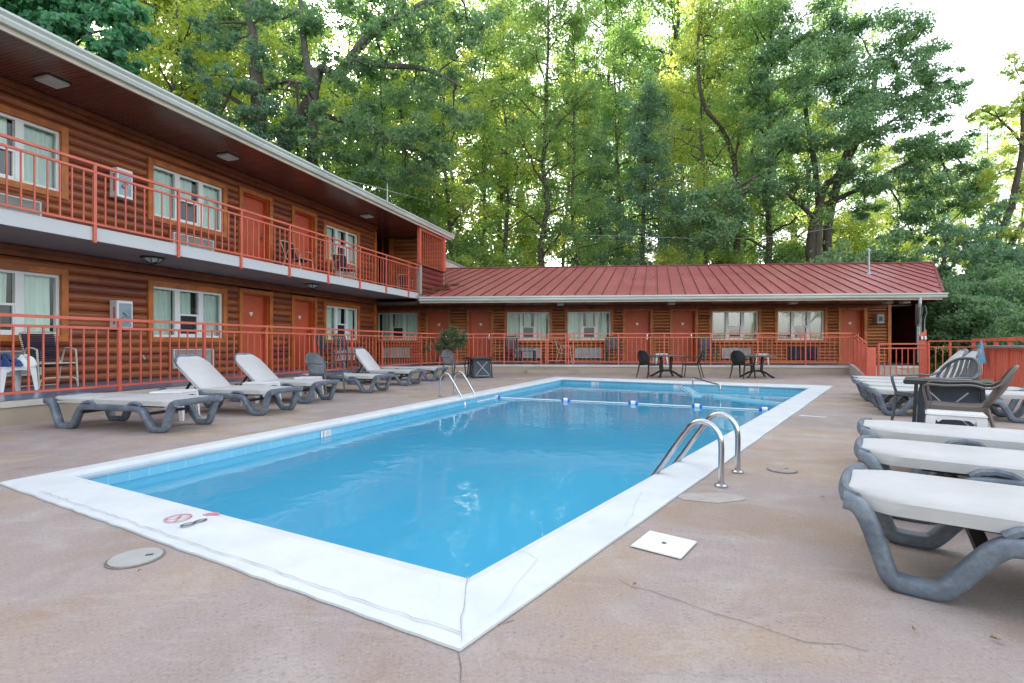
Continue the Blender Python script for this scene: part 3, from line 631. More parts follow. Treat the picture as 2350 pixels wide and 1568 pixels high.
# ================================================================ TWO STOREY WING (local x = along the wall, y = away from the pool)
LB = empty('motel_building', (0, 0, 0), R(90)-TH, 'two-storey log-sided motel wing with coral balcony railing and overhanging eave', 'building')
DW = 10.39
ops = []; trims = MB()
wins = [(4.29, 6.02), (UL(347, DW), UL(508, DW)), (UL(745, DW), UL(818, DW)), (.9, 2.6)]
doors = [(UL(553, DW), UL(615, DW)), (UL(672, DW), UL(718, DW)), (3.1, 3.95)]
lw = (1.16, 2.23); uw = (3.70, 4.77); AC = []
for fl, (wz0, wz1), dz0, dz1 in ((0, lw, .30, 2.31), (1, uw, 2.85, 4.86)):
    for x0, x1 in wins:
        ops.append((x0-.1, x1+.1, wz0-.1, wz1+.1)); trim_frame(build_window(LB, x0, x1, wz0, wz1, DW), x0, x1, wz0, wz1, DW)
        acx = (x0+.42, x0+1.42); az = (wz0-.68, wz0-.26); AC.append((acx, az)); ops.append((acx[0], acx[1], az[0]+.02, az[1]))
    for x0, x1 in doors:
        ops.append((x0-.1, x1+.1, dz0-.1, dz1+.1)); trim_frame(build_door(LB, x0, x1, dz0, dz1, DW+.13, plaque=(fl == 0)), x0, x1, dz0, dz1, DW, sill=False)
for (a, b), (c0, c1) in AC:
    acb = MB(); ac_ = build_ac(LB, a, b, c0, c1, DW+.02, 'grille'); acb.box((a-.07, DW-.06, c0-.05), (a, DW+.08, c1+.05)); acb.box((b, DW-.06, c0-.05), (b+.07, DW+.08, c1+.05)); acb.box((a, DW-.06, c1), (b, DW+.08, c1+.06)); acb.box((a, DW-.06, c0-.05), (b, DW+.08, c0))
    acb.build('air_unit_surround', 'trimdark', ac_)
xe = 15.9
m = MB(); log_wall(m, [o for o in ops], -6, xe-.07, .30, 2.46, DW); m.build('log_siding', 'log', LB, True)
m = MB(); log_wall(m, [o for o in ops], -6, xe-.07, 2.85, 5.12, DW); m.build('log_siding', 'log', LB, True)
m = MB(); m.box((-6, DW-.10, 2.47), (xe, DW+.1, 2.56)); m.box((-6, DW-.13, 2.56), (xe, DW+.1, 2.645)); m.box((-6, DW-.10, 5.12), (xe, DW+.1, 5.20)); m.box((-6, DW-.16, 5.20), (xe, DW+.1, 5.295)); m.build('ledger_log', 'trimdark', LB, False, .02)
for z0, z1 in ((.3, 2.46), (2.855, 5.12)): m = MB(); m.box((xe-.07, DW-.09, z0), (xe+.03, DW+.10, z1)); m.build('corner_board', 'trim', LB, False, .004)
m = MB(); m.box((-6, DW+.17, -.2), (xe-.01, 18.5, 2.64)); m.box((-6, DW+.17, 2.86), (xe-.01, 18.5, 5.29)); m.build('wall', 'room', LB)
m = MB(); log_wall(m, [], 0, 8.0, .30, 2.62, 0); log_wall(m, [], 0, 8.0, 2.86, 5.29, 0)
o = m.build('end_log_siding', 'log', LB, True); o.rotation_euler = (0, 0, R(90)); o.location = (xe, DW+.12, 0)
# slab, balcony
m = MB(); m.box((-6, 8.80, 2.655), (18.38, 19, 2.85)); m.build('balcony_slab', 'slabunder', LB)
m = MB(); m.box((-6, 8.775, 2.655), (16.25, 8.798, 2.87)); m.build('slab_fascia', 'slabface', LB)
# eave, soffit, gutter, roof
m = MB(); m.box((-6, 8.70, 5.30), (18.85, 16.5, 5.33)); m.build('soffit', 'soffit', LB)
m = MB(); m.box((-6, 8.665, 5.27), (18.9, 8.698, 5.36)); m.build('fascia', 'cream', LB)
m = MB(); prof = [(8.664, 5.345), (8.60, 5.345), (8.575, 5.40), (8.585, 5.43), (8.545, 5.47), (8.545, 5.505), (8.555, 5.505), (8.56, 5.475), (8.664, 5.475)]
vs = [(-6, y_, z_) for y_, z_ in prof]+[(18.95, y_, z_) for y_, z_ in prof]; k = len(prof)
m.add(vs, [(i, (i+1) % k, k+(i+1) % k, k+i) for i in range(k)]+[tuple(range(k)), tuple(reversed(range(k, 2*k)))]); m.build('gutter', 'gutter', LB)
m = MB(); m.add([(-6.2, 8.62, 5.50), (19.0, 8.62, 5.50), (19.0, 14, 6.55), (-6.2, 14, 6.55), (-6.2, 19.6, 5.50), (19.0, 19.6, 5.50), (-6.2, 8.62, 5.53), (19.0, 8.62, 5.53), (19.0, 14, 6.58), (-6.2, 14, 6.58), (-6.2, 19.6, 5.53), (19.0, 19.6, 5.53)],
      [(0, 1, 2, 3), (3, 2, 5, 4), (6, 9, 8, 7), (9, 10, 11, 8), (0, 6, 7, 1), (4, 5, 11, 10), (0, 3, 9, 6), (3, 4, 10, 9), (1, 7, 8, 2), (2, 8, 11, 5)]); m.build('roof', 'shed', LB)
# boxed-in end of the balcony: log parapet, post and slatted screen
m = MB(); log_wall(m, [], 16.42, 18.36, 2.68, 3.86, 8.80, .19, .05); m.box((16.42, 8.80, 2.66), (18.36, 8.86, 3.88)); m.build('parapet', 'logred', LB, True)
m = MB(); m.box((16.28, 8.72, 2.60), (16.42, 8.88, 3.90)); m.box((18.30, 8.76, 2.66), (18.40, 8.88, 3.90)); m.build('parapet_post', 'slabunder', LB)
m = MB(); m.box((16.25, 8.70, 3.90), (18.42, 8.88, 3.95)); m.build('parapet_cap', 'trimdark', LB)
m = MB(); m.box((16.28, 8.74, 3.95), (16.40, 8.84, 5.27)); m.box((18.24, 8.72, 3.95), (18.42, 8.86, 5.27))
for i in range(12): x = 16.52+i*.145; m.box((x, 8.785, 3.95), (x+.030, 8.798, 5.27))
m.box((16.40, 8.75, 5.18), (18.24, 8.83, 5.265)); m.build('slat_screen', 'rail', LB)
# wall cabinets
for z0 in (1.29, 3.85):
    ua, ub = UL(248, DW), UL(285, DW); m = MB(); m.box((ua, DW-.24, z0), (ub, DW-.04, z0+.56)); c_ = m.build('wall_cabinet', 'white', LB, False, .006)
    m = MB(); m.box((ua+.04, DW-.246, z0+.05), (ub-.03, DW-.241, z0+.51)); m.build('cabinet_glass', simple('cabinet_glass', (.30, .38, .44), (.2, .27, .32), .15, 6, st=0), c_)
    m = MB(); x = (ua+ub)/2; m.tube([(x-.04, DW-.262, z0+.34), (x+.04, DW-.262, z0+.27)], .022, 8); m.tube([(x-.06, DW-.262, z0+.22), (x+.01, DW-.262, z0+.20)], .03, 8); m.build('hose_nozzle', 'galv', c_)
    m = MB(); m.box((ua-.004, DW-.20, z0+.10), (ua-.001, DW-.14, z0+.44)); m.build('side_lettering', 'redink', c_)
# tap on the wall
m = MB(); m.tube([(UL(316, DW), DW-.03, .75), (UL(316, DW), DW-.16, .75), (UL(316, DW)+.02, DW-.18, .70)], .016, 8); m.lathe([(.03, 0), (.03, .012)], (UL(316, DW), DW-.15, .775), 10); m.build('garden_tap', 'galv', LB)
# lamps
for px, py in ((120, 187), (523, 360), (842, 497)):
    Yy = lambda d: WL(UL(px, d), d).y
    dd = min([8.9+.05*i for i in range(40)], key=lambda d: abs(ZL(px, py, d)-5.27)); u_ = UL(px, dd); m = MB(); m.box((u_-.16, dd-.16, 5.245), (u_+.16, dd+.16, 5.298)); l_ = m.build('soffit_light', 'lampwhite', LB, False, .012)
    m = MB(); m.box((u_-.18, dd-.18, 5.285), (u_+.18, dd+.18, 5.299)); m.build('light_base', 'iron', l_)
for px, py in ((350, 597), (716, 657)):
    dd = min([8.9+.05*i for i in range(40)], key=lambda d: abs(ZL(px, py, d)-2.60)); u_ = UL(px, dd); m = MB()
    m.lathe([(.20, 0), (.20, -.02), (.17, -.03), (.17, -.02)], (u_, dd, 2.654), 16); l_ = None
    for k in range(8):
        a = k*math.pi/4; m.tube([(u_+.17*math.cos(a), dd+.17*math.sin(a), 2.63), (u_+.14*math.cos(a), dd+.14*math.sin(a), 2.575), (u_+.03*math.cos(a), dd+.03*math.sin(a), 2.535)], .008, 6)
    m.lathe([(.03, 0), (.02, -.02), (.004, -.03)], (u_, dd, 2.54), 10); l_ = m.build('ceiling_lantern', 'iron', LB)
    m = MB(); m.lathe([(.155, 2.628), (.13, 2.58), (.03, 2.545)], (u_, dd, 0), 16); m.build('lantern_glass', 'lampwhite', l_, True)
# balcony railing
def railing_mesh(name, P, zb, zt, parent, post_down=0, spacing=.158, posts=None, end=(True, True), mid=.13, bot=.09, fill=True):
    """straight run P[0]->P[1] with posts at the given distances; each post, each bay of balusters and each rail is its own mesh"""
    a, b = Vector(P[0]), Vector(P[1]); L = (b-a).length; t = (b-a)/L; q = Vector((-t.y, t.x, 0))
    at = lambda s, z: a+t*s+Vector((0, 0, z-a.z))
    def zz(s, z): return z
    for nm, z, w_, h_ in (('top_rail', zt, .045, .04), ('middle_rail', zt-mid, .035, .035), ('bottom_rail', zb+bot, .035, .03)):
        m = MB(); m.bar(at(0, z), at(L, z), w_, h_); m.build(nm, 'rail', parent)
    for s in posts:
        m = MB(); m.bar(at(s, zb-post_down), at(s, zt-.01), .042, .042, up=q); m.build('post', 'rail', parent)
    if fill:
        pp = sorted(set([0]+list(posts)+[L]))
        for s0, s1 in zip(pp, pp[1:]):
            if s1-s0 < .25: continue
            n = max(1, round((s1-s0)/spacing)); m = MB()
            for i in range(1, n): s = s0+(s1-s0)*i/n; m.bar(at(s, zb+bot), at(s, zt-mid), .018, .018, up=q)
            m.build('baluster_bay', 'rail', parent)
rp = [5.56+1.42*k+6 for k in range(-7, 8)]
railing_mesh('r', ((-6, 8.755, 0), (16.27, 8.755, 0)), 2.83, 3.87, LB, .21, posts=rp)
# pipe mast on the roof, low roof behind
m = MB(); p = P3(889, 480, 0); dm = 13.0; um = UL(889, dm); zt_ = ZL(889, 396, dm); m.tube([(um, dm, 5.9), (um, dm, zt_)], .035, 10); m.bar((um-.25, dm, zt_-.55), (um+.02, dm, zt_-.55), .03); m.build('roof_mast', 'galv', LB)
inv = Matrix.Rotation(-(R(90)-TH), 4, 'Z')
m = MB(); q0 = inv @ P3(985, 577, 25.5); q1 = inv @ P3(1075, 615, 25.5); qb = Vector((0.4, 3, .55)); dn = Vector((0, 0, -.12))
m.add([q0, q1, q1+qb, q0+qb, q0+dn, q1+dn, q1+qb+dn, q0+qb+dn], [(0, 1, 2, 3), (4, 7, 6, 5), (0, 4, 5, 1), (1, 5, 6, 2), (2, 6, 7, 3), (3, 7, 4, 0)]); m.build('rear_roof', 'shed', LB)
m = MB(); q2 = q0+Vector((0, 0, -.14)); q3 = q1+Vector((0, 0, -.14)); lo_ = Vector((0, 0, -3)); m.add([q2, q3, q3+lo_, q2+lo_, q2+qb, q3+qb, q3+qb+lo_, q2+qb+lo_], [(0, 1, 2, 3), (4, 7, 6, 5), (0, 4, 5, 1), (1, 5, 6, 2), (2, 6, 7, 3), (3, 7, 4, 0)]); m.build('rear_wall', 'cream', LB)
reroot(LB, (8, 10.39))

# ================================================================ SINGLE STOREY WING
FB = empty('motel_wing', (0, 0, 0), -AL, 'single-storey log-sided motel wing under a red metal roof', 'building')
DF = 19.82
X_ = lambda px: XF(px, DF)
ops = []; trims = MB(); WZf = (1.17, 2.28)
for a, b in ((868, 959), (1164, 1261), (1302.6, 1401), (1633, 1739), (1783, 1890)):
    x0, x1 = X_(a), X_(b); ops.append((x0-.1, x1+.1, WZf[0]-.1, WZf[1]+.1)); trim_frame(build_window(FB, x0, x1, *WZf, DF, 'mirrorglass' if a > 1500 else 'glass'), x0, x1, *WZf, DF)
for a, b in ((984, 1028), (1078, 1127), (1435, 1492), (1543, 1594), (1929, 1981)):
    x0, x1 = X_(a), X_(b); ops.append((x0-.1, x1+.1, .2, 2.39)); trim_frame(build_door(FB, x0, x1, .3, 2.31, DF+.13), x0, x1, .3, 2.31, DF, sill=False)
for i, (a, b) in enumerate(((881, 941), (1182, 1241), (1320, 1380), (1655, 1720), (1806, 1873))):
    x0, x1 = X_(a), X_(b); z0, z1 = .47, .88; ops.append((x0-.03, x1+.03, z0-.02, z1+.03)); ac_ = build_ac(FB, x0, x1, z0, z1, DF+.02, 'grilledark' if i == 4 else 'grille', 6)
    s_ = MB(); s_.box((x0-.06, DF-.06, z0-.05), (x0-.002, DF+.08, z1+.05)); s_.box((x1+.002, DF-.06, z0-.05), (x1+.06, DF+.08, z1+.05)); s_.build('air_unit_surround', 'trim', ac_)
xr = X_(2034); xl = X_(858)-2.2
m = MB(); log_wall(m, ops, xl, xr, .30, 2.36, DF, .118, .05); m.build('log_siding', 'logwarm', FB, True)
m = MB(); m.box((xl, DF-.08, 2.36), (xr, DF+.1, 2.44)); m.box((xl, DF-.12, 2.44), (xr, DF+.1, 2.495)); m.build('ledger_log', 'trimdark', FB, False, .015)
m = MB(); m.box((xr, DF-.10, .3), (xr+.12, DF+.12, 2.49)); m.build('corner_board', 'trim', FB, False, .004)
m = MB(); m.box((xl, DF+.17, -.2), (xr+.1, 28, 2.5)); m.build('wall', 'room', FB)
# breezeway
xq0, xq1 = xr+.12, X_(2098); m = MB(); m.box((xr+.1, DF+.121, .3), (xr+.13, 24, 2.5)); m.box((xq1, DF-.05, .3), (xq1+.12, 24, 2.5)); m.box((xr+.1, 24, .3), (xq1+.12, 24.1, 2.5)); m.box((xr+.13, DF+.12, 2.44), (xq1, 24, 2.495)); m.box((xr+.13, DF+.1, .2), (xq1, 24, .302))
br_ = m.build('breezeway', 'darkred', FB)
m = MB(); m.box((xr+.5, 23.9, .3), (xr+1.3, 23.97, 2.2)); m.box((xr+.42, 23.94, .3), (xr+.5, 23.99, 2.28)); m.build('breezeway_door', 'darkred', br_)
m = MB(); xx = xr+.13; m.lathe([(.05, 0), (.09, .05), (.05, .16), (.02, .22)], (xr+.62, 21.6, 1.25), 12); m.tube([(xr+.62, 21.6, 1.4), (xx, 21.6, 1.45)], .015); m.build('wall_lamp', 'white', FB, True)
m = MB(); m.box((xq1+.125, DF-.06, -.2), (X_(2113), 28, 2.5)); m.build('end_wall', simple('weathered_grey_wall', (.33, .32, .31), (.22, .20, .19), .8, 3), FB)
# soffit, fascia, gutter
xg0, xg1 = XF(962, 17.40), XF(2174, 17.40); xs = XF(962, 17.52)
def clipL(y): return XF(962, 17.4)+(X_(1020)-XF(962, 17.4))*(y-17.4)/(DF-17.4)
m = MB(); zz = 2.50; m.add([(XF(962, 17.52), 17.52, zz), (xg1-.35, 17.52, zz), (xg1-.35, 21, zz), (xl, 21, zz), (xl, 17.9, zz), (XF(962, 17.52), 17.52, zz+.03), (xg1-.35, 17.52, zz+.03), (xg1-.35, 21, zz+.03), (xl, 21, zz+.03), (xl, 17.9, zz+.03)],
      [(0, 1, 2, 3, 4), (9, 8, 7, 6, 5), (0, 5, 6, 1), (1, 6, 7, 2), (2, 7, 8, 3), (3, 8, 9, 4), (4, 9, 5, 0)]); m.build('soffit', 'soffit', FB)
m = MB(); m.box((xg0, 17.47, 2.47), (xg1-.1, 17.50, 2.60)); m.build('fascia', 'cream', FB)
m = MB(); prof = [(17.468, 2.53), (17.40, 2.53), (17.375, 2.57), (17.385, 2.60), (17.345, 2.64), (17.345, 2.685), (17.356, 2.685), (17.36, 2.65), (17.468, 2.65)]; k = len(prof)
vs = [(xg0, y_, z_) for y_, z_ in prof]+[(xg1, y_, z_) for y_, z_ in prof]; m.add(vs, [(i, (i+1) % k, k+(i+1) % k, k+i) for i in range(k)]+[tuple(range(k)), tuple(reversed(range(k, 2*k)))]); m.build('gutter', 'gutter', FB)
# roof
RY, RZ, EY, EZ = 24.58, 4.77, 17.42, 2.70; slope = (RZ-EZ)/(RY-EY)
zr = lambda y: EZ+slope*(y-EY)
q_ = Matrix.Rotation(AL, 4, 'Z') @ WL(18.42, 8.74); ql = Matrix.Rotation(AL, 4, 'Z') @ WL(16.3, 8.72)
poly = [(xg0, EY), (XF(2165, EY), EY), (XF(2142, RY), RY), (XF(960, RY), RY), (XF(960, RY), 21.4), (q_.x-.4, q_.y+.5), (q_.x, q_.y), (ql.x+.05, ql.y+.05)]
m = MB(); n = len(poly); m.v = [(x, y, zr(y)) for x, y in poly]+[(x, y, zr(y)-.05) for x, y in poly]; m.f = [tuple(range(n)), tuple(range(2*n-1, n-1, -1))]+[(i, n+i, n+(i+1) % n, (i+1) % n) for i in range(n)]
rf = m.build('roof', 'roof', FB); uv = rf.data.uv_layers.new(name='UVMap')
for lp in rf.data.loops: v = rf.data.vertices[lp.vertex_index].co; uv.data[lp.index].uv = (v.x-.2*v.y, v.y)
m = MB(); x = XF(960, RY)-2; x1r = lambda y: XF(2165, EY)+(XF(2142, RY)-XF(2165, EY))*(y-EY)/(RY-EY)
def x0r(y):
    if y < q_.y: return xg0+(q_.x-xg0)*(y-EY)/(q_.y-EY)
    return q_.x-.45 if y < 21.4 else XF(960, RY)
xs_ = xg0-1.6
while xs_ < x1r(RY)+.1:
    ys = [EY+(RY-EY)*i/40 for i in range(41)]; ins = [y for y in ys if x0r(y)+.03 < xs_+.2*(y-EY) < x1r(y)-.03]
    if len(ins) > 1:
        a, b = ins[0], ins[-1]; m.bar((xs_+.2*(a-EY), a, zr(a)+.014), (xs_+.2*(b-EY), b, zr(b)+.014), .022, .034)
    xs_ += .47
m.build('standing_seams', simple('seam_red', (.16, .022, .026), (.10, .015, .018), .5, 5), rf)
m = MB(); m.bar((XF(960, RY), RY, RZ+.01), (XF(2142, RY)+.02, RY, RZ+.01), .22, .05); m.bar((XF(2165, EY), EY, EZ+.01), (XF(2142, RY), RY, RZ+.01), .07, .06); m.build('ridge_cap', simple('cap_red', (.24, .04, .045), (.18, .03, .035), .5, 5), rf)
m = MB(); m.add([(XF(960, RY), RY, RZ-.03), (XF(2142, RY), RY, RZ-.03), (XF(2142, RY)+.6, 31.5, 2.7), (XF(960, RY), 31.5, 2.7)], [(0, 1, 2, 3)]); m.add([(XF(960, RY), RY, RZ-.08), (XF(2142, RY), RY, RZ-.08), (XF(2142, RY)+.6, 31.5, 2.65), (XF(960, RY), 31.5, 2.65)], [(3, 2, 1, 0)]); m.build('rear_roof', 'roof', FB)
m = MB(); m.add([(X_(2113)-.02, 18.9, 2.53), (X_(2113)-.02, 29.0, 2.53), (X_(2113)-.02, RY, RZ-.12)], [(0, 1, 2)]); m.build('gable', 'logred', FB)
# vent pipe, downspout, pipes, boxes, lamps
vy = EY+4.0; vx = XF(1994, vy); m = MB(); m.tube([(vx, vy, zr(vy)-.02), (vx, vy, zr(vy)+.95)], .035, 12); m.lathe([(.06, 0), (.06, .05), (.02, .12)], (vx, vy, zr(vy)+.93), 12); m.lathe([(.11, 0), (.05, .12)], (vx, vy, zr(vy)-.02), 12); m.build('vent_pipe', 'galv', FB)
gx_ = XF(2112, 17.42); wx_ = XF(2104, 18.9); m = MB(); m.tube([(gx_, 17.43, 2.55), (gx_, 17.43, 2.36), (gx_+.03, 17.5, 2.28), (X_(2102)-.08, 19.58, 1.80), (X_(2102), 19.68, 1.68), (X_(2102), 19.68, 1.55), (X_(2102), 19.68, .34)], .045, 10); m.build('downspout', 'gutter', FB)
m = MB()
for i, dx in enumerate((-.16, -.04, .10)):
    x = X_(2108)+dx; m.tube(smoothpath([(x, 19.66, 1.0), (x, 19.66, 1.9), (x+.03*(i-1), 19.60, 2.15), (x-.05*i, 19.5, 2.42)], 4), .022, 8)
m.build('conduit', 'galv', FB)
m = MB(); m.box((X_(2003), DF-.26, 1.78), (X_(2019), DF-.06, 2.12)); mb_ = m.build('meter_box', 'lidgrey', FB, False, .01); m = MB(); m.box((X_(2006.5), DF-.266, 1.87), (X_(2015), DF-.261, 2.03)); m.build('meter_window', 'ink', mb_)
for px in (1286, 1540, 1819, 2036, 2075):
    x = XF(px, 18.6); m = MB(); m.box((x-.12, 18.45, 2.44), (x+.12, 18.70, 2.498)); m.build('soffit_light', 'lampwhite', FB, False, .01)
# upper end wall over the corner, seen from the balcony
xa, xb = X_(866)-1.5, X_(1018); m = MB(); log_wall(m, [(xa, X_(898), 2.8, 5.3)], xa, xb, 2.86, 5.29, DF+.02, .165, .05); m.build('log_siding', 'logwarm', FB, True)
m = MB(); m.box((xa, DF+.10, 2.86), (xb, DF+.3, 5.29)); m.build('upper_wall', 'darkred', FB)
for a_, b_, y_ in ((894, 903, -.07), (876, 878, .02)): m = MB(); m.box((X_(a_), DF+y_, 2.86), (X_(b_), DF+.1, 5.28)); m.build('corner_board', 'trim', FB)
reroot(FB, (8, 19.82))
# ================================================================ RAILINGS AND FENCES AT DECK LEVEL
def run_thing(name, label, cat, a, b, zb, zt, posts, **kw):
    a, b = Vector(a), Vector(b); e = empty(name, (a.x, a.y, 0), math.atan2(b.y-a.y, b.x-a.x), label, cat); L = math.hypot(b.x-a.x, b.y-a.y)
    railing_mesh('r', ((0, 0, 0), (L, 0, 0)), zb, zt, e, posts=posts(L) if callable(posts) else posts, **kw); return e
d_ = 7.91; u0 = -6; uc = UL(967, d_)
run_thing('railing', 'long coral railing along the walkway of the two-storey wing', 'railing', WL(u0, d_), WL(uc, d_), .30, 1.37, [5.36+1.43*k-u0 for k in range(-7, 6) if 5.36+1.43*k > u0]+[uc-u0])
R2 = WF(XF(1086, 17.70), 17.70); RC = WL(uc, d_)
run_thing('railing', 'short coral railing turning the corner behind the shrub', 'railing', RC, R2, .30, 1.37, lambda L: [L/3, 2*L/3, L])
R3 = WF(XF(1245, 17.70), 17.70); R4 = WF(XF(1311, 17.70), 17.70); R5 = WF(XF(1960, 17.70), 17.70)
run_thing('railing', 'coral railing left of the block step before the metal-roofed wing', 'railing', R2, R3, .30, 1.38, lambda L: [L*.45, L-.05, L+.12])
run_thing('walkway_gate', 'coral baluster gate in the railing above the block step', 'gate', R3+(R4-R3).normalized()*.17, R4-(R4-R3).normalized()*.17, .34, 1.37, lambda L: [.02, L-.02])
run_thing('railing', 'coral railing right of the block step up to the ramp', 'railing', R4-(R4-R3).normalized()*.1, R5, .30, 1.38, lambda L: [0, .17]+[.17+(L-.17)*k/6 for k in range(1, 7)])
# ramp railing (sloping)
e = empty('ramp_railing', (R5.x, R5.y, 0), 0, 'coral railing sloping down beside the ramp with its solid end panel', 'railing')
rr0 = Vector((0, 0, 0)); rr1 = Vector((rb.x-R5.x-.02, rb.y-R5.y+.25, 0)); zf = lambda s: .30*(1-s)+.02*s
m = MB(); m.bar(rr0+Vector((0, 0, 1.37)), rr1+Vector((0, 0, 1.03)), .045, .04); m.build('top_rail', 'rail', e)
m = MB(); m.bar(rr0+Vector((0, 0, 1.25)), rr1+Vector((0, 0, .91)), .035); m.build('middle_rail', 'rail', e)
m = MB(); m.bar(rr0+Vector((0, 0, .39)), rr1+Vector((0, 0, .10)), .035); m.build('bottom_rail', 'rail', e)
m = MB()
for i in range(1, 17): p = rr0.lerp(rr1, i/17); s = i/17; m.bar(p+Vector((0, 0, .39*(1-s)+.10*s)), p+Vector((0, 0, 1.25*(1-s)+.91*s)), .018)
m.build('baluster_bay', 'rail', e)
for s in (.33, .66): m = MB(); p = rr0.lerp(rr1, s); m.bar(p+Vector((0, 0, .02)), p+Vector((0, 0, 1.37*(1-s)+1.03*s)), .042); m.build('post', 'rail', e)
m = MB(); c_ = rr1; dirn = Vector((.96, -.28, 0)); m.bar(c_+Vector((0, 0, .46))-dirn*.0, c_+Vector((0, 0, .46))+dirn*.22, .03, .92); m.build('end_panel', 'rail', e)
DR0 = G(2016, 869); DR1 = G(2124, 868)
run_thing('railing', 'low coral railing on the deck in front of the breezeway platform', 'railing', DR0, DR1, 0, 1.02, lambda L: [0, L], mid=.13, spacing=.19)
pp = G(2118, 868); e = empty('outlet_panel', (pp.x, pp.y, 0), -.3, 'red upright panel with two white outlets beside the downspout', 'panel')
m = MB(); m.add([(-.09, 0, 0), (.09, 0, 0), (.09, 0, 1.45), (-.09, 0, 1.28), (-.09, .04, 0), (.09, .04, 0), (.09, .04, 1.45), (-.09, .04, 1.28)], [(0, 1, 2, 3), (4, 7, 6, 5), (0, 4, 5, 1), (1, 5, 6, 2), (2, 6, 7, 3), (3, 7, 4, 0)]); m.build('board', 'rail', e)
m = MB(); m.box((-.085, -.05, 1.14), (.08, 0, 1.24)); m.build('outlet_bracket', 'iron', e)
for x in (-.045, .04): m = MB(); m.box((x-.025, -.075, 1.15), (x+.025, -.05, 1.25)); m.build('outlet', 'white', e, False, .004)
GF0 = G(2131, 869); GF1 = G(2234, 875)
e = run_thing('fence_gate', 'see-through coral fence section with widely spaced bars by the shrubs', 'fence', GF0, GF1, .02, 1.10, lambda L: [0, L*.5, L], mid=.17, spacing=.20)
GF2 = G(2351, 903); dirF = (GF2-GF1).normalized(); GF3 = GF1+dirF*9.5
e = empty('slat_fence', (GF1.x, GF1.y, 0), math.atan2(dirF.y, dirF.x), 'red close-boarded slat fence with an open top band at the right', 'fence')
m = MB(); x = .05; i = 0
while x < 9.4: m.box((x, -.02, .04), (x+.088, .0+.004*(i % 3), .88)); x += .118; i += 1
m.build('slat_panel', 'rail', e)
m = MB(); m.box((0, -.035, .88), (9.5, .03, .93)); m.build('middle_rail', 'rail', e); m = MB(); m.box((0, -.04, 1.08), (9.5, .04, 1.16)); m.build('top_rail', 'rail', e)
for i in range(10): m = MB(); m.box((i*1.03, -.04, 0), (i*1.03+.07, .03, 1.08)); m.build('post', 'rail', e)

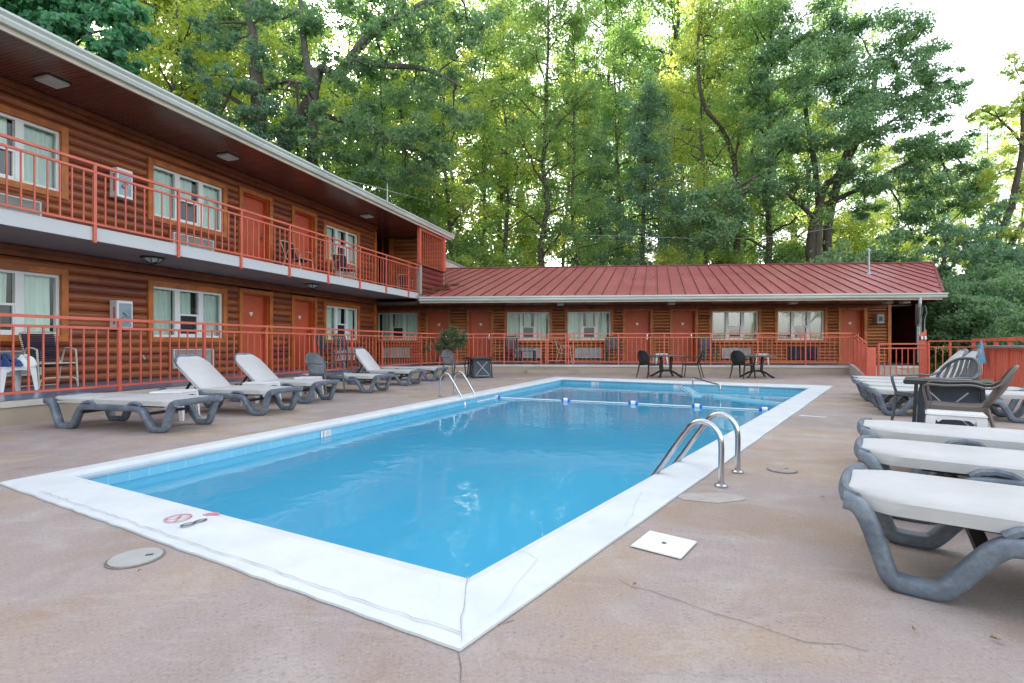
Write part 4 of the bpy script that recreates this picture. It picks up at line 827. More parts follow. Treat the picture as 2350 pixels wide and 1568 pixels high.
# ================================================================ LOUNGERS  (x = from foot to head, y across)
def lounger(raised):
    e = empty('sun_lounger'); H = .31
    path = [(.0, .335), (.045, .325), (.085, .265), (.13, .13), (.155, .058), (.19, .034), (.30, .034), (.345, .062), (.415, .155), (.48, .235), (.57, .262), (.95, .265), (1.30, .262), (1.37, .235), (1.43, .14), (1.47, .055), (1.52, .032), (1.66, .032), (1.70, .055), (1.745, .15), (1.79, .26), (1.85, .315), (1.90, .325)]
    for sy in (-1, 1):
        m = MB(); P = smoothpath([(x, sy*H, z) for x, z in path], 3); m.tube(P, .044, 16, True, (0, 1, 0), .035, .60)
        for bx in (.60, 1.28): m.tube([(bx-.10, sy*(H-.01), .285), (bx-.06, sy*(H-.01), .312), (bx, sy*(H-.01), .322), (bx+.06, sy*(H-.01), .312), (bx+.10, sy*(H-.01), .285)], .026, 8, True, (0, 1, 0), .022)
        m.build('side_frame', 'resin', e, True)
    m = MB(); m.tube(smoothpath([(.05, -H, .335), (.0, -.22, .34), (-.012, 0, .342), (.0, .22, .34), (.05, H, .335)], 3), .040, 10, True, (0, 0, 1), .022); m.build('foot_bar', 'resin', e, True)
    m = MB(); 
    for x in (.45, 1.36): m.bar((x, -H, .20), (x, H, .20), .05, .03)
    for y in (-.2, .2): m.bar((.3, y, .285), (1.25, y, .285), .03, .03)
    m.build('cross_brace', 'dark', e)
    def hw(x): return .285-.10*max(0, 1-x/.14)**1.0
    def slf(x0, x1, nx):
        vs = []; sec = [(-1.03, -.055), (-1.035, -.012), (-.97, .004), (-.5, -.002), (0, -.006), (.5, -.002), (.97, .004), (1.035, -.012), (1.03, -.055)]
        for i in range(nx+1):
            x = x0+(x1-x0)*i/nx
            for sy, dz in sec: vs.append((x, sy*hw(x), .362+dz))
        k = len(sec); fs = [(i*k+j, (i+1)*k+j, (i+1)*k+j+1, i*k+j+1) for i in range(nx) for j in range(k-1)]
        return vs, fs
    m = MB(); vs, fs = slf(.01, 1.215, 16); m.add(vs, fs); m.add([(x, y, z-.012) for x, y, z in vs], fs); m.build('seat_sling', 'sling', e, True)
    ang = raised; piv = Vector((1.225, 0, .352)); Lb = .70
    rot = lambda v: piv+Vector((v[0]*math.cos(ang)-v[2]*math.sin(ang), v[1], v[0]*math.sin(ang)+v[2]*math.cos(ang)))
    sec = [(-1.03, -.045), (-1.035, -.01), (-.97, .006), (0, -.002), (.97, .006), (1.035, -.01), (1.03, -.045)]; vs = []; nx = 12
    for i in range(nx+1):
        x = Lb*i/nx; h_ = .285-.10*max(0, (x-(Lb-.13))/.13)
        for sy, dz in sec: vs.append(rot((x, sy*h_, .008+dz)))
    k = len(sec); fs = [(i*k+j, (i+1)*k+j, (i+1)*k+j+1, i*k+j+1) for i in range(nx) for j in range(k-1)]
    m = MB(); m.add(vs, fs); m.add([v-Vector((0, 0, .012)) for v in vs], fs); bk = m.build('backrest', 'sling', e, True)
    m = MB(); m.tube([rot(p) for p in [(.1, -.27, -.02), (.55, -.275, -.02), (.66, -.24, -.015), (.715, -.16, -.0), (.722, 0, 0), (.715, .16, -.0), (.66, .24, -.015), (.55, .275, -.02), (.1, .27, -.02)]], .022, 8, True, None, .026); m.build('backrest_frame', 'resin', bk, True)
    if raised > .1:
        m = MB()
        for y in (-.15, .15): m.bar(rot((.30, y, -.03)), (1.22+.30*math.cos(ang)+.22, y, .27), .03, .025)
        m.bar((1.22+.30*math.cos(ang)+.22, -.28, .265), (1.22+.30*math.cos(ang)+.22, .28, .265), .03, .03)
        for i in range(6): m.bar((1.25+.09*i, -.27, .275), (1.25+.09*i, -.21, .295), .02); m.bar((1.25+.09*i, .27, .275), (1.25+.09*i, .21, .295), .02)
        m.build('prop_stay', 'dark', e)
    return e
flat = lounger(0.0); up = lounger(R(41)); up2 = lounger(R(50))
hl = math.atan2(.22, -.975); hr = math.atan2(-.6, .8); hr2 = math.atan2(-.5, .85)
GRL = 'white sling sun loungers with grey resin frames'
spots = [(flat, (-3.70, 5.94), hl, 'flat white lounger nearest the camera on the left side of the pool'),
         (up, (-3.27, 7.31), hl, 'white lounger with raised back, second from the near end of the left row'),
         (up, (-3.20, 8.73), hl-.02, 'white lounger with raised back directly left of the grey resin armchair'),
         (flat, (-2.66, 10.54), hl-.05, 'flat white lounger directly behind the grey solid-back armchair'),
         (up2, (-2.30, 12.40), hl-.05, 'white lounger with steeply raised back near the far end of the left row'),
         (flat, (-1.90, 13.9), hl-.05, 'flat white lounger at the far end of the left row below the shrub'),
         (flat, (1.61, 2.40), hr, 'flat white lounger with grey curved legs nearest the camera on the right'),
         (flat, (2.26, 3.25), hr, 'flat white lounger second from the camera on the right side'),
         (up, (2.85, 4.08), hr, 'white lounger with raised back third from the camera on the right, before the white stool'),
         (flat, (5.30, 7.44), hr2, 'flat white lounger behind the black fire table on the right'),
         (flat, (5.80, 8.30), hr2, 'flat white lounger second behind the black fire table'),
         (up2, (6.25, 9.15), hr2, 'white lounger with raised back by the slat fence, the nearer of two'),
         (up2, (6.80, 10.00), hr2, 'white lounger with raised back by the slat fence, the farther of two')]
used = set()
for src, (x, y), rz, lab in spots:
    if src.name in used: o = dup(src, (x, y, 0), rz, lab)
    else: used.add(src.name); o = src; o.location = (x, y, 0); o.rotation_euler = (0, 0, rz)
    tag(o, lab, 'sun lounger', GRL)

# ================================================================ SMALL TABLES, CHAIRS, FIRE TABLES
def stool():
    e = empty('side_table'); m = MB()
    m.box((-.21, -.21, .352), (.21, .21, .382)); m.build('table_top', 'plastic', e, False, .012)
    for sx in (-1, 1):
        for sy in (-1, 1):
            m = MB(); a, b = .205, .225; w0, w1 = .075, .04
            m.add([(sx*b, sy*b, 0), (sx*(b-w1), sy*b, 0), (sx*b, sy*(b-w1), 0), (sx*a, sy*a, .354), (sx*(a-w0), sy*a, .354), (sx*a, sy*(a-w0), .354), (sx*(b-.012), sy*(b-.012), 0), (sx*(a-.015), sy*(a-.015), .354)],
                  [(0, 1, 4, 3), (0, 3, 5, 2), (1, 6, 7, 4), (6, 2, 5, 7), (0, 2, 6, 1)]); m.build('leg', 'plastic', e)
    m = MB()
    for s in (-1, 1):
        for ax in (0, 1):
            P = [(-.15, .345), (-.12, .30), (-.09, .325), (0, .33), (.09, .325), (.12, .30), (.15, .345)]
            vs = [((x, s*.203, z) if ax == 0 else (s*.203, x, z)) for x, z in P]+[((x, s*.203, .354) if ax == 0 else (s*.203, x, .354)) for x, z in P]; k = len(P)
            m.add(vs, [(i, i+1, k+i+1, k+i) for i in range(k-1)])
    m.build('apron', 'plastic', e); return e
st = stool(); first = True
for (x, y), rz, lab in (((-4.55, 6.75), .1, 'low white plastic table between the two nearest left loungers'), ((-4.15, 8.30), -.1, 'low white plastic table between the two raised-back left loungers'),
                        ((-3.88, 9.55), .1, 'low white plastic table just before the grey solid-back armchair'), ((4.08, 4.62), -.68, 'low white plastic table under the brown armchair on the right')):
    o = st if first else dup(st, (x, y, 0), rz, lab); first = False; o.location = (x, y, 0); o.rotation_euler = (0, 0, rz); tag(o, lab, 'side table', 'low white plastic side tables')
def armchair(mat, slat=False, lean=.17, h=.82, w=.50, oval=1.0):
    e = empty('armchair'); zs = .41; zb0 = zs-.01; Bh = h-zb0
    bx = lambda t: -.20-lean*t-.04*math.sin(math.pi*t)     # t 0..1 up the back
    m = MB(); m.grid(lambda s, t: (-.22+.46*s, (t-.5)*(w-.04+.04*s), zs-.018*math.sin(math.pi*s)-.012*math.sin(math.pi*t)-.02*(s > .9)), 8, 6, .022, (0, 0, 1)); m.build('seat', mat, e, True)
    hwd = lambda t: (w/2)*(.74+.30*math.sin(math.pi*min(1, t*1.05)*.62)) if t < .45 else (w/2)*1.0*max(.0, 1-((t-.45)/.56)**2.4)**.5
    bp = lambda t, y: Vector((bx(t)+.10*(abs(y)/(w/2))**2*.6, y, zb0+Bh*t))
    if not slat:
        m = MB(); m.grid(lambda s, t: bp(.02+.97*s, (2*t-1)*hwd(.02+.97*s)*.97), 14, 8, .014, (1, 0, .2)); m.build('backrest', mat, e, True)
    else:
        m = MB()
        for i in range(-3, 4):
            y = i*w/8.2; tmax = next((t for t in [1-.01*k for k in range(100)] if hwd(t) > abs(y)+.012), .5); P = [bp(.05+(tmax-.05)*k/8, y*(1+.08*k/8 if False else 1)) for k in range(9)]; m.tube(P, .026, 6, True, (0, 1, 0), .006)
        m.build('backrest', mat, e, True)
    m = MB(); ts = [k/12 for k in range(12)]+[.96, .985]; L = [bp(t, -hwd(t)) for t in ts]+[bp(.995, 0)]+[bp(t, hwd(t)) for t in reversed(ts)]; m.tube(L, .017, 8, True, None, .017); m.build('back_rim', mat, e, True)
    for s in (-1, 1):
        m = MB(); m.tube(smoothpath([bp(.62, s*hwd(.62)), bp(.50, s*(w/2+.03))+Vector((.05, 0, 0)), (-.10, s*(w/2+.045), zs+.215), (.08, s*(w/2+.05), zs+.205), (.20, s*(w/2+.045), zs+.21), (.245, s*(w/2+.03), zs+.185), (.235, s*(w/2+.015), zs+.09), (.215, s*(w/2+.0), zs)], 3), .024, 8, True, (0, 1, 0), .011); m.build('arm', mat, e, True)
        m = MB(); m.tube([(.215, s*(w/2), zs+.01), (.235, s*(w/2+.01), .2), (.265, s*(w/2+.02), 0)], [.028, .024, .018], 8, True, (0, 1, 0), .014); m.build('leg', mat, e, True)
        m = MB(); m.tube([(-.20, s*(w/2-.03), zs+.01), (-.25, s*(w/2-.02), .2), (-.31, s*(w/2-.005), 0)], [.028, .022, .016], 8, True, (0, 1, 0), .014); m.build('leg', mat, e, True)
    m = MB(); 
    for s in (-1, 1): m.bar((-.20, s*(w/2-.02), zs-.015), (.22, s*(w/2-.01), zs-.015), .02, .05)
    m.bar((.225, -w/2, zs-.012), (.225, w/2, zs-.012), .02, .045); m.build('seat_rail', mat, e); return e
ch = armchair('greychair'); ch.location = (-3.80, 10.22, 0); ch.rotation_euler = (0, 0, math.atan2(-.38, .92)); tag(ch, 'grey resin armchair with solid oval back among the left loungers', 'armchair')
ch = armchair('greychair', True); ch.location = (-1.78, 15.35, 0); ch.rotation_euler = (0, 0, -.75); tag(ch, 'pale grey slat-back armchair left of the fire table by the shrub', 'armchair')
ch = armchair('greychair', True, .22, .84, .54); ch.location = (4.98, 5.95, 0); ch.rotation_euler = (0, 0, R(178)); tag(ch, 'grey slat-back armchair behind the black fire table on the right', 'armchair')
ch = armchair('brownchair', False, .20, .80, .50); ch.location = (4.33, 4.86, 0); ch.rotation_euler = (0, 0, R(137)); tag(ch, 'taupe brown armchair with solid back in front of the black fire table', 'armchair')
dk = armchair('dark', False, .10, .82, .44); fst = True
ta, tb = Vector((4.77, 15.5, 0)), Vector((7.45, 15.25, 0))
for c_, a_, lab in ((ta, R(212), 'black armchair left of the left round table'), (ta, R(-30), 'black armchair right of the left round table'), (tb, R(214), 'black armchair left of the right round table')):
    pos = c_+Vector((math.cos(a_), math.sin(a_), 0))*.76
    o = dk if fst else dup(dk, pos, 0, lab); fst = False; o.location = pos; o.rotation_euler = (0, 0, a_+math.pi); tag(o, lab, 'armchair', 'black resin armchairs at the round tables')
def round_table():
    e = empty('round_table'); m = MB(); m.lathe([(.50, .632), (.545, .640), (.552, .655), (.545, .668), (.50, .670), (.05, .671)], (0, 0, 0), 40); m.build('table_top', 'greychair', e, True)
    m = MB(); m.lathe([(.05, .6715), (.05, .674), (.03, .674)], (0, 0, 0), 16); m.build('parasol_cap', 'dark', e)
    for s in (-1, 1):
        m = MB(); m.tube([(s*.17, 0, .63), (s*.14, 0, .3), (s*.13, 0, .16)], [.05, .045, .05], 10); m.build('pedestal', 'dark', e, True)
        for t in (-1, 1): m = MB(); m.tube(smoothpath([(s*.10, 0, .20), (s*.20, t*.12, .15), (s*.31, t*.27, .05), (s*.37, t*.34, .015)], 4), .028, 8, True, None, .03); m.build('foot', 'dark', e, True)
    m = MB(); m.bar((-.14, 0, .2), (.14, 0, .2), .05, .07); m.build('stretcher', 'dark', e); return e
rt = round_table(); rt.location = ta; rt.rotation_euler = (0, 0, .1); tag(rt, 'grey round table on the far deck with a black armchair on each side', 'table', 'round pedestal tables on the far deck')
dup(rt, tb, -.12, 'grey round table on the far deck with a single black armchair', 'round pedestal tables on the far deck')
def fire_table(h=.61, w=.76, d_=.76):
    e = empty('fire_table'); m = MB(); m.box((-w/2, -d_/2, h-.045), (w/2, d_/2, h)); m.build('table_top', 'dark', e, False, .01)
    m = MB(); m.box((-.20, -.16, h+.001), (.20, .16, h+.008)); m.build('burner_cover', 'greychair', e)
    b0, b1 = .27, .24; m = MB(); m.add([(-b0, -b0, .03), (b0, -b0, .03), (b0, b0, .03), (-b0, b0, .03), (-b1, -b1, h-.05), (b1, -b1, h-.05), (b1, b1, h-.05), (-b1, b1, h-.05)], [(0, 3, 2, 1), (4, 5, 6, 7), (0, 1, 5, 4), (1, 2, 6, 5), (2, 3, 7, 6), (3, 0, 4, 7)]); m.build('body', 'grilledark', e)
    for sx in (-1, 1):
        for sy in (-1, 1): m = MB(); m.tube([(sx*.27, sy*.27, h-.05), (sx*.295, sy*.295, 0)], .022, 4); m.build('leg', 'dark', e)
    for k in range(4):
        a = k*math.pi/2; Tm = Matrix.Rotation(a, 4, 'Z'); m = MB(); z0, z1 = .09, h-.12
        y0, y1 = -b0-.004, -b1-.006
        for x0, x1 in ((-.2, .2), (.2, -.2)): m.bar(Tm @ Vector((x0*1.05, y0, z0)), Tm @ Vector((x1*.8, y1, z1)), .014, .012, up=Tm @ Vector((0, 1, 0)))
        m.bar(Tm @ Vector((-.22, y0, z0-.02)), Tm @ Vector((.22, y0, z0-.02)), .014, .012); m.build('cross_strap', 'galv', e)
    return e
ft = fire_table(); ft.location = (-.98, 15.2, 0); ft.rotation_euler = (0, 0, .38); tag(ft, 'black square fire table with crossed side straps at the far left of the pool', 'fire table', 'black fire tables')
dup(ft, (4.85, 5.58, 0), -.69, 'black square fire table on the right beside the brown armchair', 'black fire tables')
# lattice-back teal chairs and others on the walkway
def lattice_chair():
    e = empty('patio_chair'); w, zs, h = .46, .42, .98; bp = lambda y, t: Vector((-.20-.12*t, y, zs+.02+(h-zs)*t))
    m = MB(); m.box((-.22, -w/2, zs-.02), (.22, w/2, zs+.012)); m.build('seat', 'teal', e, False, .01)
    m = MB(); m.tube([bp(-w/2, 0), bp(-w/2, .9), bp(-w/2+.04, 1), bp(w/2-.04, 1), bp(w/2, .9), bp(w/2, 0)], .022, 6); m.build('back_rim', 'teal', e, True)
    m = MB()
    for i in range(-5, 6):
        for s in (-1, 1):
            a, b = None, None; pts = [(i*.085+s*(t-.5)*.40, t) for t in [k/30 for k in range(31)]]; pts = [p for p in pts if abs(p[0]) < w/2 and p[1] > .10]
            if len(pts) > 1: m.bar(bp(*pts[0]), bp(*pts[-1]), .034, .012, up=(1, 0, 0))
    m.build('backrest', 'teal', e)
    for sx in (-1, 1):
        for sy in (-1, 1): m = MB(); m.tube([(sx*.19, sy*(w/2-.02), zs), (sx*.23, sy*(w/2), 0)], .022, 6); m.build('leg', 'teal', e)
    for s in (-1, 1): m = MB(); m.tube([bp(s*w/2, .42), (0, s*(w/2+.03), zs+.22), (.2, s*(w/2+.03), zs+.21), (.22, s*w/2, zs)], .018, 6); m.build('arm', 'teal', e)
    return e
lc = lattice_chair(); WZ_ = WALK+.004; fst = True
def onwalk(px, D): p = WF(XF(px, D), D); return (p.x, p.y, WZ_)
def onleft(px, d): p = WL(UL(px, d), d); return (p.x, p.y, WZ_)
inL = math.atan2(-math.sin(TH), math.cos(TH))
for pos, rz, lab in ((onwalk(1176, 18.9), R(-80), 'teal lattice-back chair left of the window on the walkway, beside the teal table'), (onwalk(1407, 18.9), R(-95), 'teal lattice-back chair before the second window of the metal-roofed wing'),
                     (onwalk(1625, 18.9), R(-90), 'teal lattice-back chair on the walkway behind the right round table'),
                     (onleft(757, 9.3), inL+.2, 'dark teal chair left of the pair under the last lower window'), (onleft(797, 9.2), inL-.1, 'dark teal chair right of the pair under the last lower window')):
    o = lc if fst else dup(lc, pos, rz, lab); fst = False; o.location = pos; o.rotation_euler = (0, 0, rz); tag(o, lab, 'chair', 'teal lattice-back chairs')
tt = empty('patio_table', onwalk(1212, 18.8), .1, 'small dark teal table between lattice chair and railing', 'table'); m = MB(); m.box((-.27, -.22, .44), (.27, .22, .47)); m.build('table_top', 'teal', tt, False, .008)
for sx in (-1, 1):
    for sy in (-1, 1): m = MB(); m.tube([(sx*.24, sy*.18, .44), (sx*.25, sy*.19, 0)], .025, 6); m.build('leg', 'teal', tt)
wt_ = st; dup(wt_, onwalk(1744, 18.5), -.1, 'low white plastic table on the walkway behind the right round table')
dup(wt_, onwalk(1515, 18.6), 0, 'low white plastic table on the walkway behind the left round table')
lt = dup(wt_, onleft(22, 9.1), inL, 'low white plastic table heaped with cloths at the left edge'); ltp = lt.location
def cloth(name, c_, r_, h_, mat, label, cat, seed):
    rg = random.Random(seed); m = MB(); ph = [rg.random()*6 for _ in range(6)]
    def fn(s, t):
        a = 2*math.pi*s; q = t*math.pi/2; rr = r_*math.cos(q)*(1+.22*math.sin(3*a+ph[0])+.14*math.sin(7*a+ph[1])); return (rr*math.cos(a), rr*math.sin(a), h_*math.sin(q)*(1+.3*math.sin(5*a+ph[2])+.2*math.sin(9*a*t+ph[3])))
    m.grid(fn, 36, 8); o = m.build(name, mat, None, True); o.location = c_; return tag(o, label, cat)
tz = WZ_+.385; fw = Vector((math.cos(inL), math.sin(inL), 0)); al = Vector((math.sin(TH), math.cos(TH), 0))
cloth('towel', (ltp.x+fw.x*.05-al.x*.1, ltp.y+fw.y*.05-al.y*.1, tz), .17, .13, 'towelblue', 'dark blue cloth heaped on the white table at the left edge', 'towel', 1)
cloth('towel', (ltp.x+al.x*.17, ltp.y+al.y*.17, tz), .12, .12, 'white', 'crumpled white cloth on the white table at the left edge', 'towel', 2)
def strap_chair(strap='navy', n=15):
    e = empty('strap_chair'); w = .50; r_ = .014; y0 = w/2
    for s in (-1, 1):
        m = MB(); m.tube(smoothpath([(-.30, s*y0, .02), (-.20, s*y0, .42*.9), (-.10, s*y0, .60), (.0, s*y0, .645), (.20, s*y0, .62), (.25, s*y0, .55), (.30, s*y0, .02)], 4), r_, 8); m.build('arm', 'beige', e, True)
    m = MB(); m.tube(smoothpath([(.30, -y0, .02), (.30, -y0+.02, .13), (.30, -y0+.10, .17), (.30, y0-.10, .17), (.30, y0-.02, .13), (.30, y0, .02)], 4), .012, 8); m.build('base_bar', 'beige', e, True); m = MB(); m.tube([(-.30, -y0, .03), (-.30, y0, .03)], .012, 8); m.build('base_bar', 'beige', e, True)
    bk = lambda t, y: Vector((-.16-.20*t, y, .40+.50*t)); m = MB(); yy = y0-.03
    m.tube(smoothpath([(.27, -yy, .40), (.1, -yy, .365), (-.12, -yy, .37), bk(.1, -yy), bk(.5, -yy), bk(.92, -yy), bk(1, -yy+.06), bk(1.01, 0), bk(1, yy-.06), bk(.92, yy), bk(.5, yy), bk(.1, yy), (-.12, yy, .37), (.1, yy, .365), (.27, yy, .40)], 3), r_, 8); m.tube([(.27, -yy, .40), (.27, yy, .40)], r_, 8); m.build('frame', 'beige', e, True)
    m = MB()
    for i in range(n): t = .08+.84*i/(n-1); p = bk(t, 0); m.tube([bk(t, -yy-.012), bk(t, yy+.012)], .014, 8, True, (0, 0, 1), .017)
    m.build('back_straps', strap, e, True); m = MB()
    for i in range(9): x = -.10+.34*i/8; m.tube([(x, -yy-.012, .372+.02*abs(i-3)/5), (x, 0, .350+.02*abs(i-3)/5), (x, yy+.012, .372+.02*abs(i-3)/5)], .012, 8, True, None, .019)
    m.build('seat_straps', strap, e, True); return e
sc_ = strap_chair(); p = onleft(112, 9.55); sc_.location = p; sc_.rotation_euler = (0, 0, -.42); tag(sc_, 'navy strap chair with cream tube frame behind the left railing', 'chair', 'strap chairs with cream tube frames')
BZ = 2.855
def onbalc(px, d): q = WL(UL(px, d), d); return (q.x, q.y, BZ)
bc = strap_chair('blackstrap'); bc.location = onbalc(683, 9.5); bc.rotation_euler = (0, 0, -.3); tag(bc, 'dark strap chair on the balcony before the second upper door', 'chair', 'strap chairs with cream tube frames')
dup(bc, onbalc(789, 9.4), -.8, 'dark strap chair on the balcony under the last upper window', 'strap chairs with cream tube frames')
dup(bc, onbalc(929, 9.9), -1.2, 'dark strap chair at the far end of the balcony before the log wall', 'strap chairs with cream tube frames')
fc = strap_chair('trimdark', 7); fc.name = 'folding_chair'; fc.location = onwalk(1297, 18.8); fc.rotation_euler = (0, 0, R(-20)); tag(fc, 'brown strap chair seen side-on behind the railing gate', 'chair')

# ================================================================ POOL FITTINGS
def ladder(base_a, base_b, into, label):
    mid = (base_a+base_b)/2; e = empty('pool_ladder', mid, 0, label, 'pool ladder', 'stainless pool ladders')
    for b_ in (base_a, base_b):
        q = b_-mid; P = [(0, .0), (0, .15), (.0, .30), (.02, .375), (.07, .43), (.135, .447), (.20, .42), (.25, .355), (.33, .24), (.42, .10), (.50, -.02), (.545, -.13), (.56, -.30), (.56, -1.2)]
        m = MB(); m.tube(smoothpath([(q.x+into.x*t, q.y+into.y*t, z) for t, z in P], 3), .020, 12); m.build('handrail', 'steel', e, True)
        m = MB(); m.lathe([(.045, 0), (.045, .012), (.024, .02), (.024, .03)], (q.x, q.y, .001), 18); m.build('flange', 'steel', e, True)
    for z in (-.40, -.68, -.96): m = MB(); a = base_a-mid+into*.56; b_ = base_b-mid+into*.56; m.bar((a.x, a.y, z), (b_.x, b_.y, z), .08, .02); m.build('tread', 'steel', e)
    return e
def inward(i): a, b = OUT[i], OUT[(i+1) % 4]; t = (b-a).normalized(); q = Vector((-t.y, t.x, 0)); c_ = sum(OUT, Vector())/4; return q if (c_-a).dot(q) > 0 else -q
ladder(G(1655, 1117), G(1693, 1085), inward(3), 'curved stainless ladder rails at the near right edge of the pool')
ladder(G(1009.7, 911), G(1042, 905), inward(1), 'curved stainless ladder rails at the left edge of the pool')
# floating rope
fl = [G(px, py, WZ) for px, py in ((1140, 914), (1299, 921), (1453.5, 927.7), (1600, 934.8), (1755, 943))]
e = empty('float_rope', fl[2], 0, 'white rope with blue and white floats across the pool', 'pool rope'); q0, q1 = fl[0], fl[-1]; t = (q1-q0).normalized(); aL = wall_at(1, 1095)[0]; aR = q1+t*.62
m = MB(); P = [Vector((aL.x, aL.y, WZ+.01))]+[p+Vector((0, 0, .012)) for p in fl]+[Vector((aR.x, aR.y, WZ+.01))]; m.tube([p-fl[2] for p in P], .012, 8); m.build('rope', 'plastic', e)
for p in fl:
    c_ = p-fl[2]+Vector((0, 0, .018)); m = MB(); pts = [(-.09, .01), (-.085, .03), (-.05, .052), (-.045, .043), (.045, .043), (.05, .052), (.085, .03), (.09, .01)]
    m.tube([c_+t*x for x, r_ in pts], [r_ for x, r_ in pts], 14); o = m.build('float', 'blueplastic', e, True); m = MB(); m.tube([c_-t*.042, c_+t*.042], .0465, 14); m.build('float_band', 'plastic', o, True)
# grab rail of the shallow corner
ga, gb = G(1590, 893, -.08), G(1653, 905, -.08); e = empty('grab_rail', (ga.x, ga.y, -.08), 0, 'stainless grab rail over the entrance of the shallow corner', 'handrail'); v = gb-ga; v.z = 0
m = MB(); m.tube(smoothpath([(0, 0, 0), (0, 0, .22), v*.05+Vector((0, 0, .27)), v*.5+Vector((0, 0, .235)), v*.93+Vector((0, 0, .20)), v+Vector((0, 0, .15)), v+Vector((0, 0, 0))], 4), .018, 10); m.build('rail', 'steel', e, True)
# skimming net hung along the slat fence
e0 = GF1+dirF*.15; e = empty('pool_net', (e0.x, e0.y, 0), math.atan2(dirF.y, dirF.x), 'pale blue pole with hanging blue net bag lying along the slat fence', 'pool net')
off = .07 if True else 0; sgn = 1 if (Vector((-dirF.y, dirF.x, 0)).dot(Vector((0, 0, 0))-GF1)) > 0 else -1; oy = sgn*.09
m = MB(); m.tube([(-.10, oy, .955), (1.5, oy, .955), (1.55, oy, .955), (8.6, oy, .955)], [.016, .016, .030, .032], 12); m.build('pole', 'galv', e, True)
m = MB(); m.grid(lambda s, t: (1.35+(s-.5)*(.05+.40*(t**.8 if t < .93 else .93)), oy*1.6+sgn*.05*math.cos(s*9)*t, 1.12-.58*t), 14, 12, .01, (0, sgn, 0)); m.build('net_bag', 'lightblue', e, True)
m = MB(); m.tube(smoothpath([(1.22, oy*1.8, .56), (1.12, oy*1.8, .40), (1.25, oy*1.8, .26), (1.45, oy*1.8, .26), (1.53, oy*1.8, .40), (1.48, oy*1.8, .56)], 4), .007, 6); m.build('cord', 'plastic', e, True)
# ================================================================ TREES
def leaves_mesh(name, clumps, per, size, mat, seed, up=.2, aspect=.55):
    if size > .1: per = per*1.12; size = size*.86
    rg = np.random.default_rng(seed); C = []; T = []
    for (c, rad, dens) in clumps:
        n = max(6, int(per*dens)); d = rg.normal(size=(n, 3)); d /= np.linalg.norm(d, axis=1)[:, None]; r = np.where(rg.random(n) < .6, rg.random(n)**.5, np.abs(rg.normal(size=n))*.75)
        p = np.array(c)+d*r[:, None]*np.array(rad)*1.12; C.append(np.concatenate([p, d], 1)); T.append(np.clip(rg.normal(rg.uniform(.3, .7), .17, n), 0, 1))
    A = np.concatenate(C); tint = np.concatenate(T); n = len(A); c = A[:, :3]; out = A[:, 3:]
    nrm = out*.35+rg.normal(size=(n, 3))*.62+np.array([0, 0, up]); nrm /= np.linalg.norm(nrm, axis=1)[:, None]
    a = np.cross(nrm, rg.normal(size=(n, 3))); a /= np.linalg.norm(a, axis=1)[:, None]; b = np.cross(nrm, a)
    s = size*(.65+.7*rg.random(n))[:, None]
    V = np.stack([c-a*s*.5, c-b*s*aspect*.5+nrm*s*.06, c+a*s*.5-np.array([0, 0, .12])*s, c+b*s*aspect*.5+nrm*s*.06], 1).reshape(-1, 3)
    me = bpy.data.meshes.new(name); me.vertices.add(4*n); me.vertices.foreach_set('co', V.astype(np.float32).ravel())
    me.loops.add(4*n); me.loops.foreach_set('vertex_index', np.arange(4*n, dtype=np.int32)); me.polygons.add(n)
    me.polygons.foreach_set('loop_start', np.arange(0, 4*n, 4, dtype=np.int32)); me.polygons.foreach_set('loop_total', np.full(n, 4, dtype=np.int32))
    at = me.attributes.new('tint', 'FLOAT', 'POINT'); at.data.foreach_set('value', np.repeat(tint, 4).astype(np.float32)); me.update(); me.validate()
    me.materials.append(M[mat]); return me
def limb(mb, a, b, r0, r1, rg, sag=.0, wob=.06, n=6):
    a, b = Vector(a), Vector(b); L = (b-a).length; P = []
    for i in range(n+1):
        t = i/n; P.append(a.lerp(b, t)+Vector((rg.uniform(-1, 1), rg.uniform(-1, 1), rg.uniform(-1, 1)))*wob*L*math.sin(math.pi*t)*.6+Vector((0, 0, sag*L*math.sin(math.pi*t))))
    mb.tube(P, [r0+(r1-r0)*i/n for i in range(n+1)], 7); return P
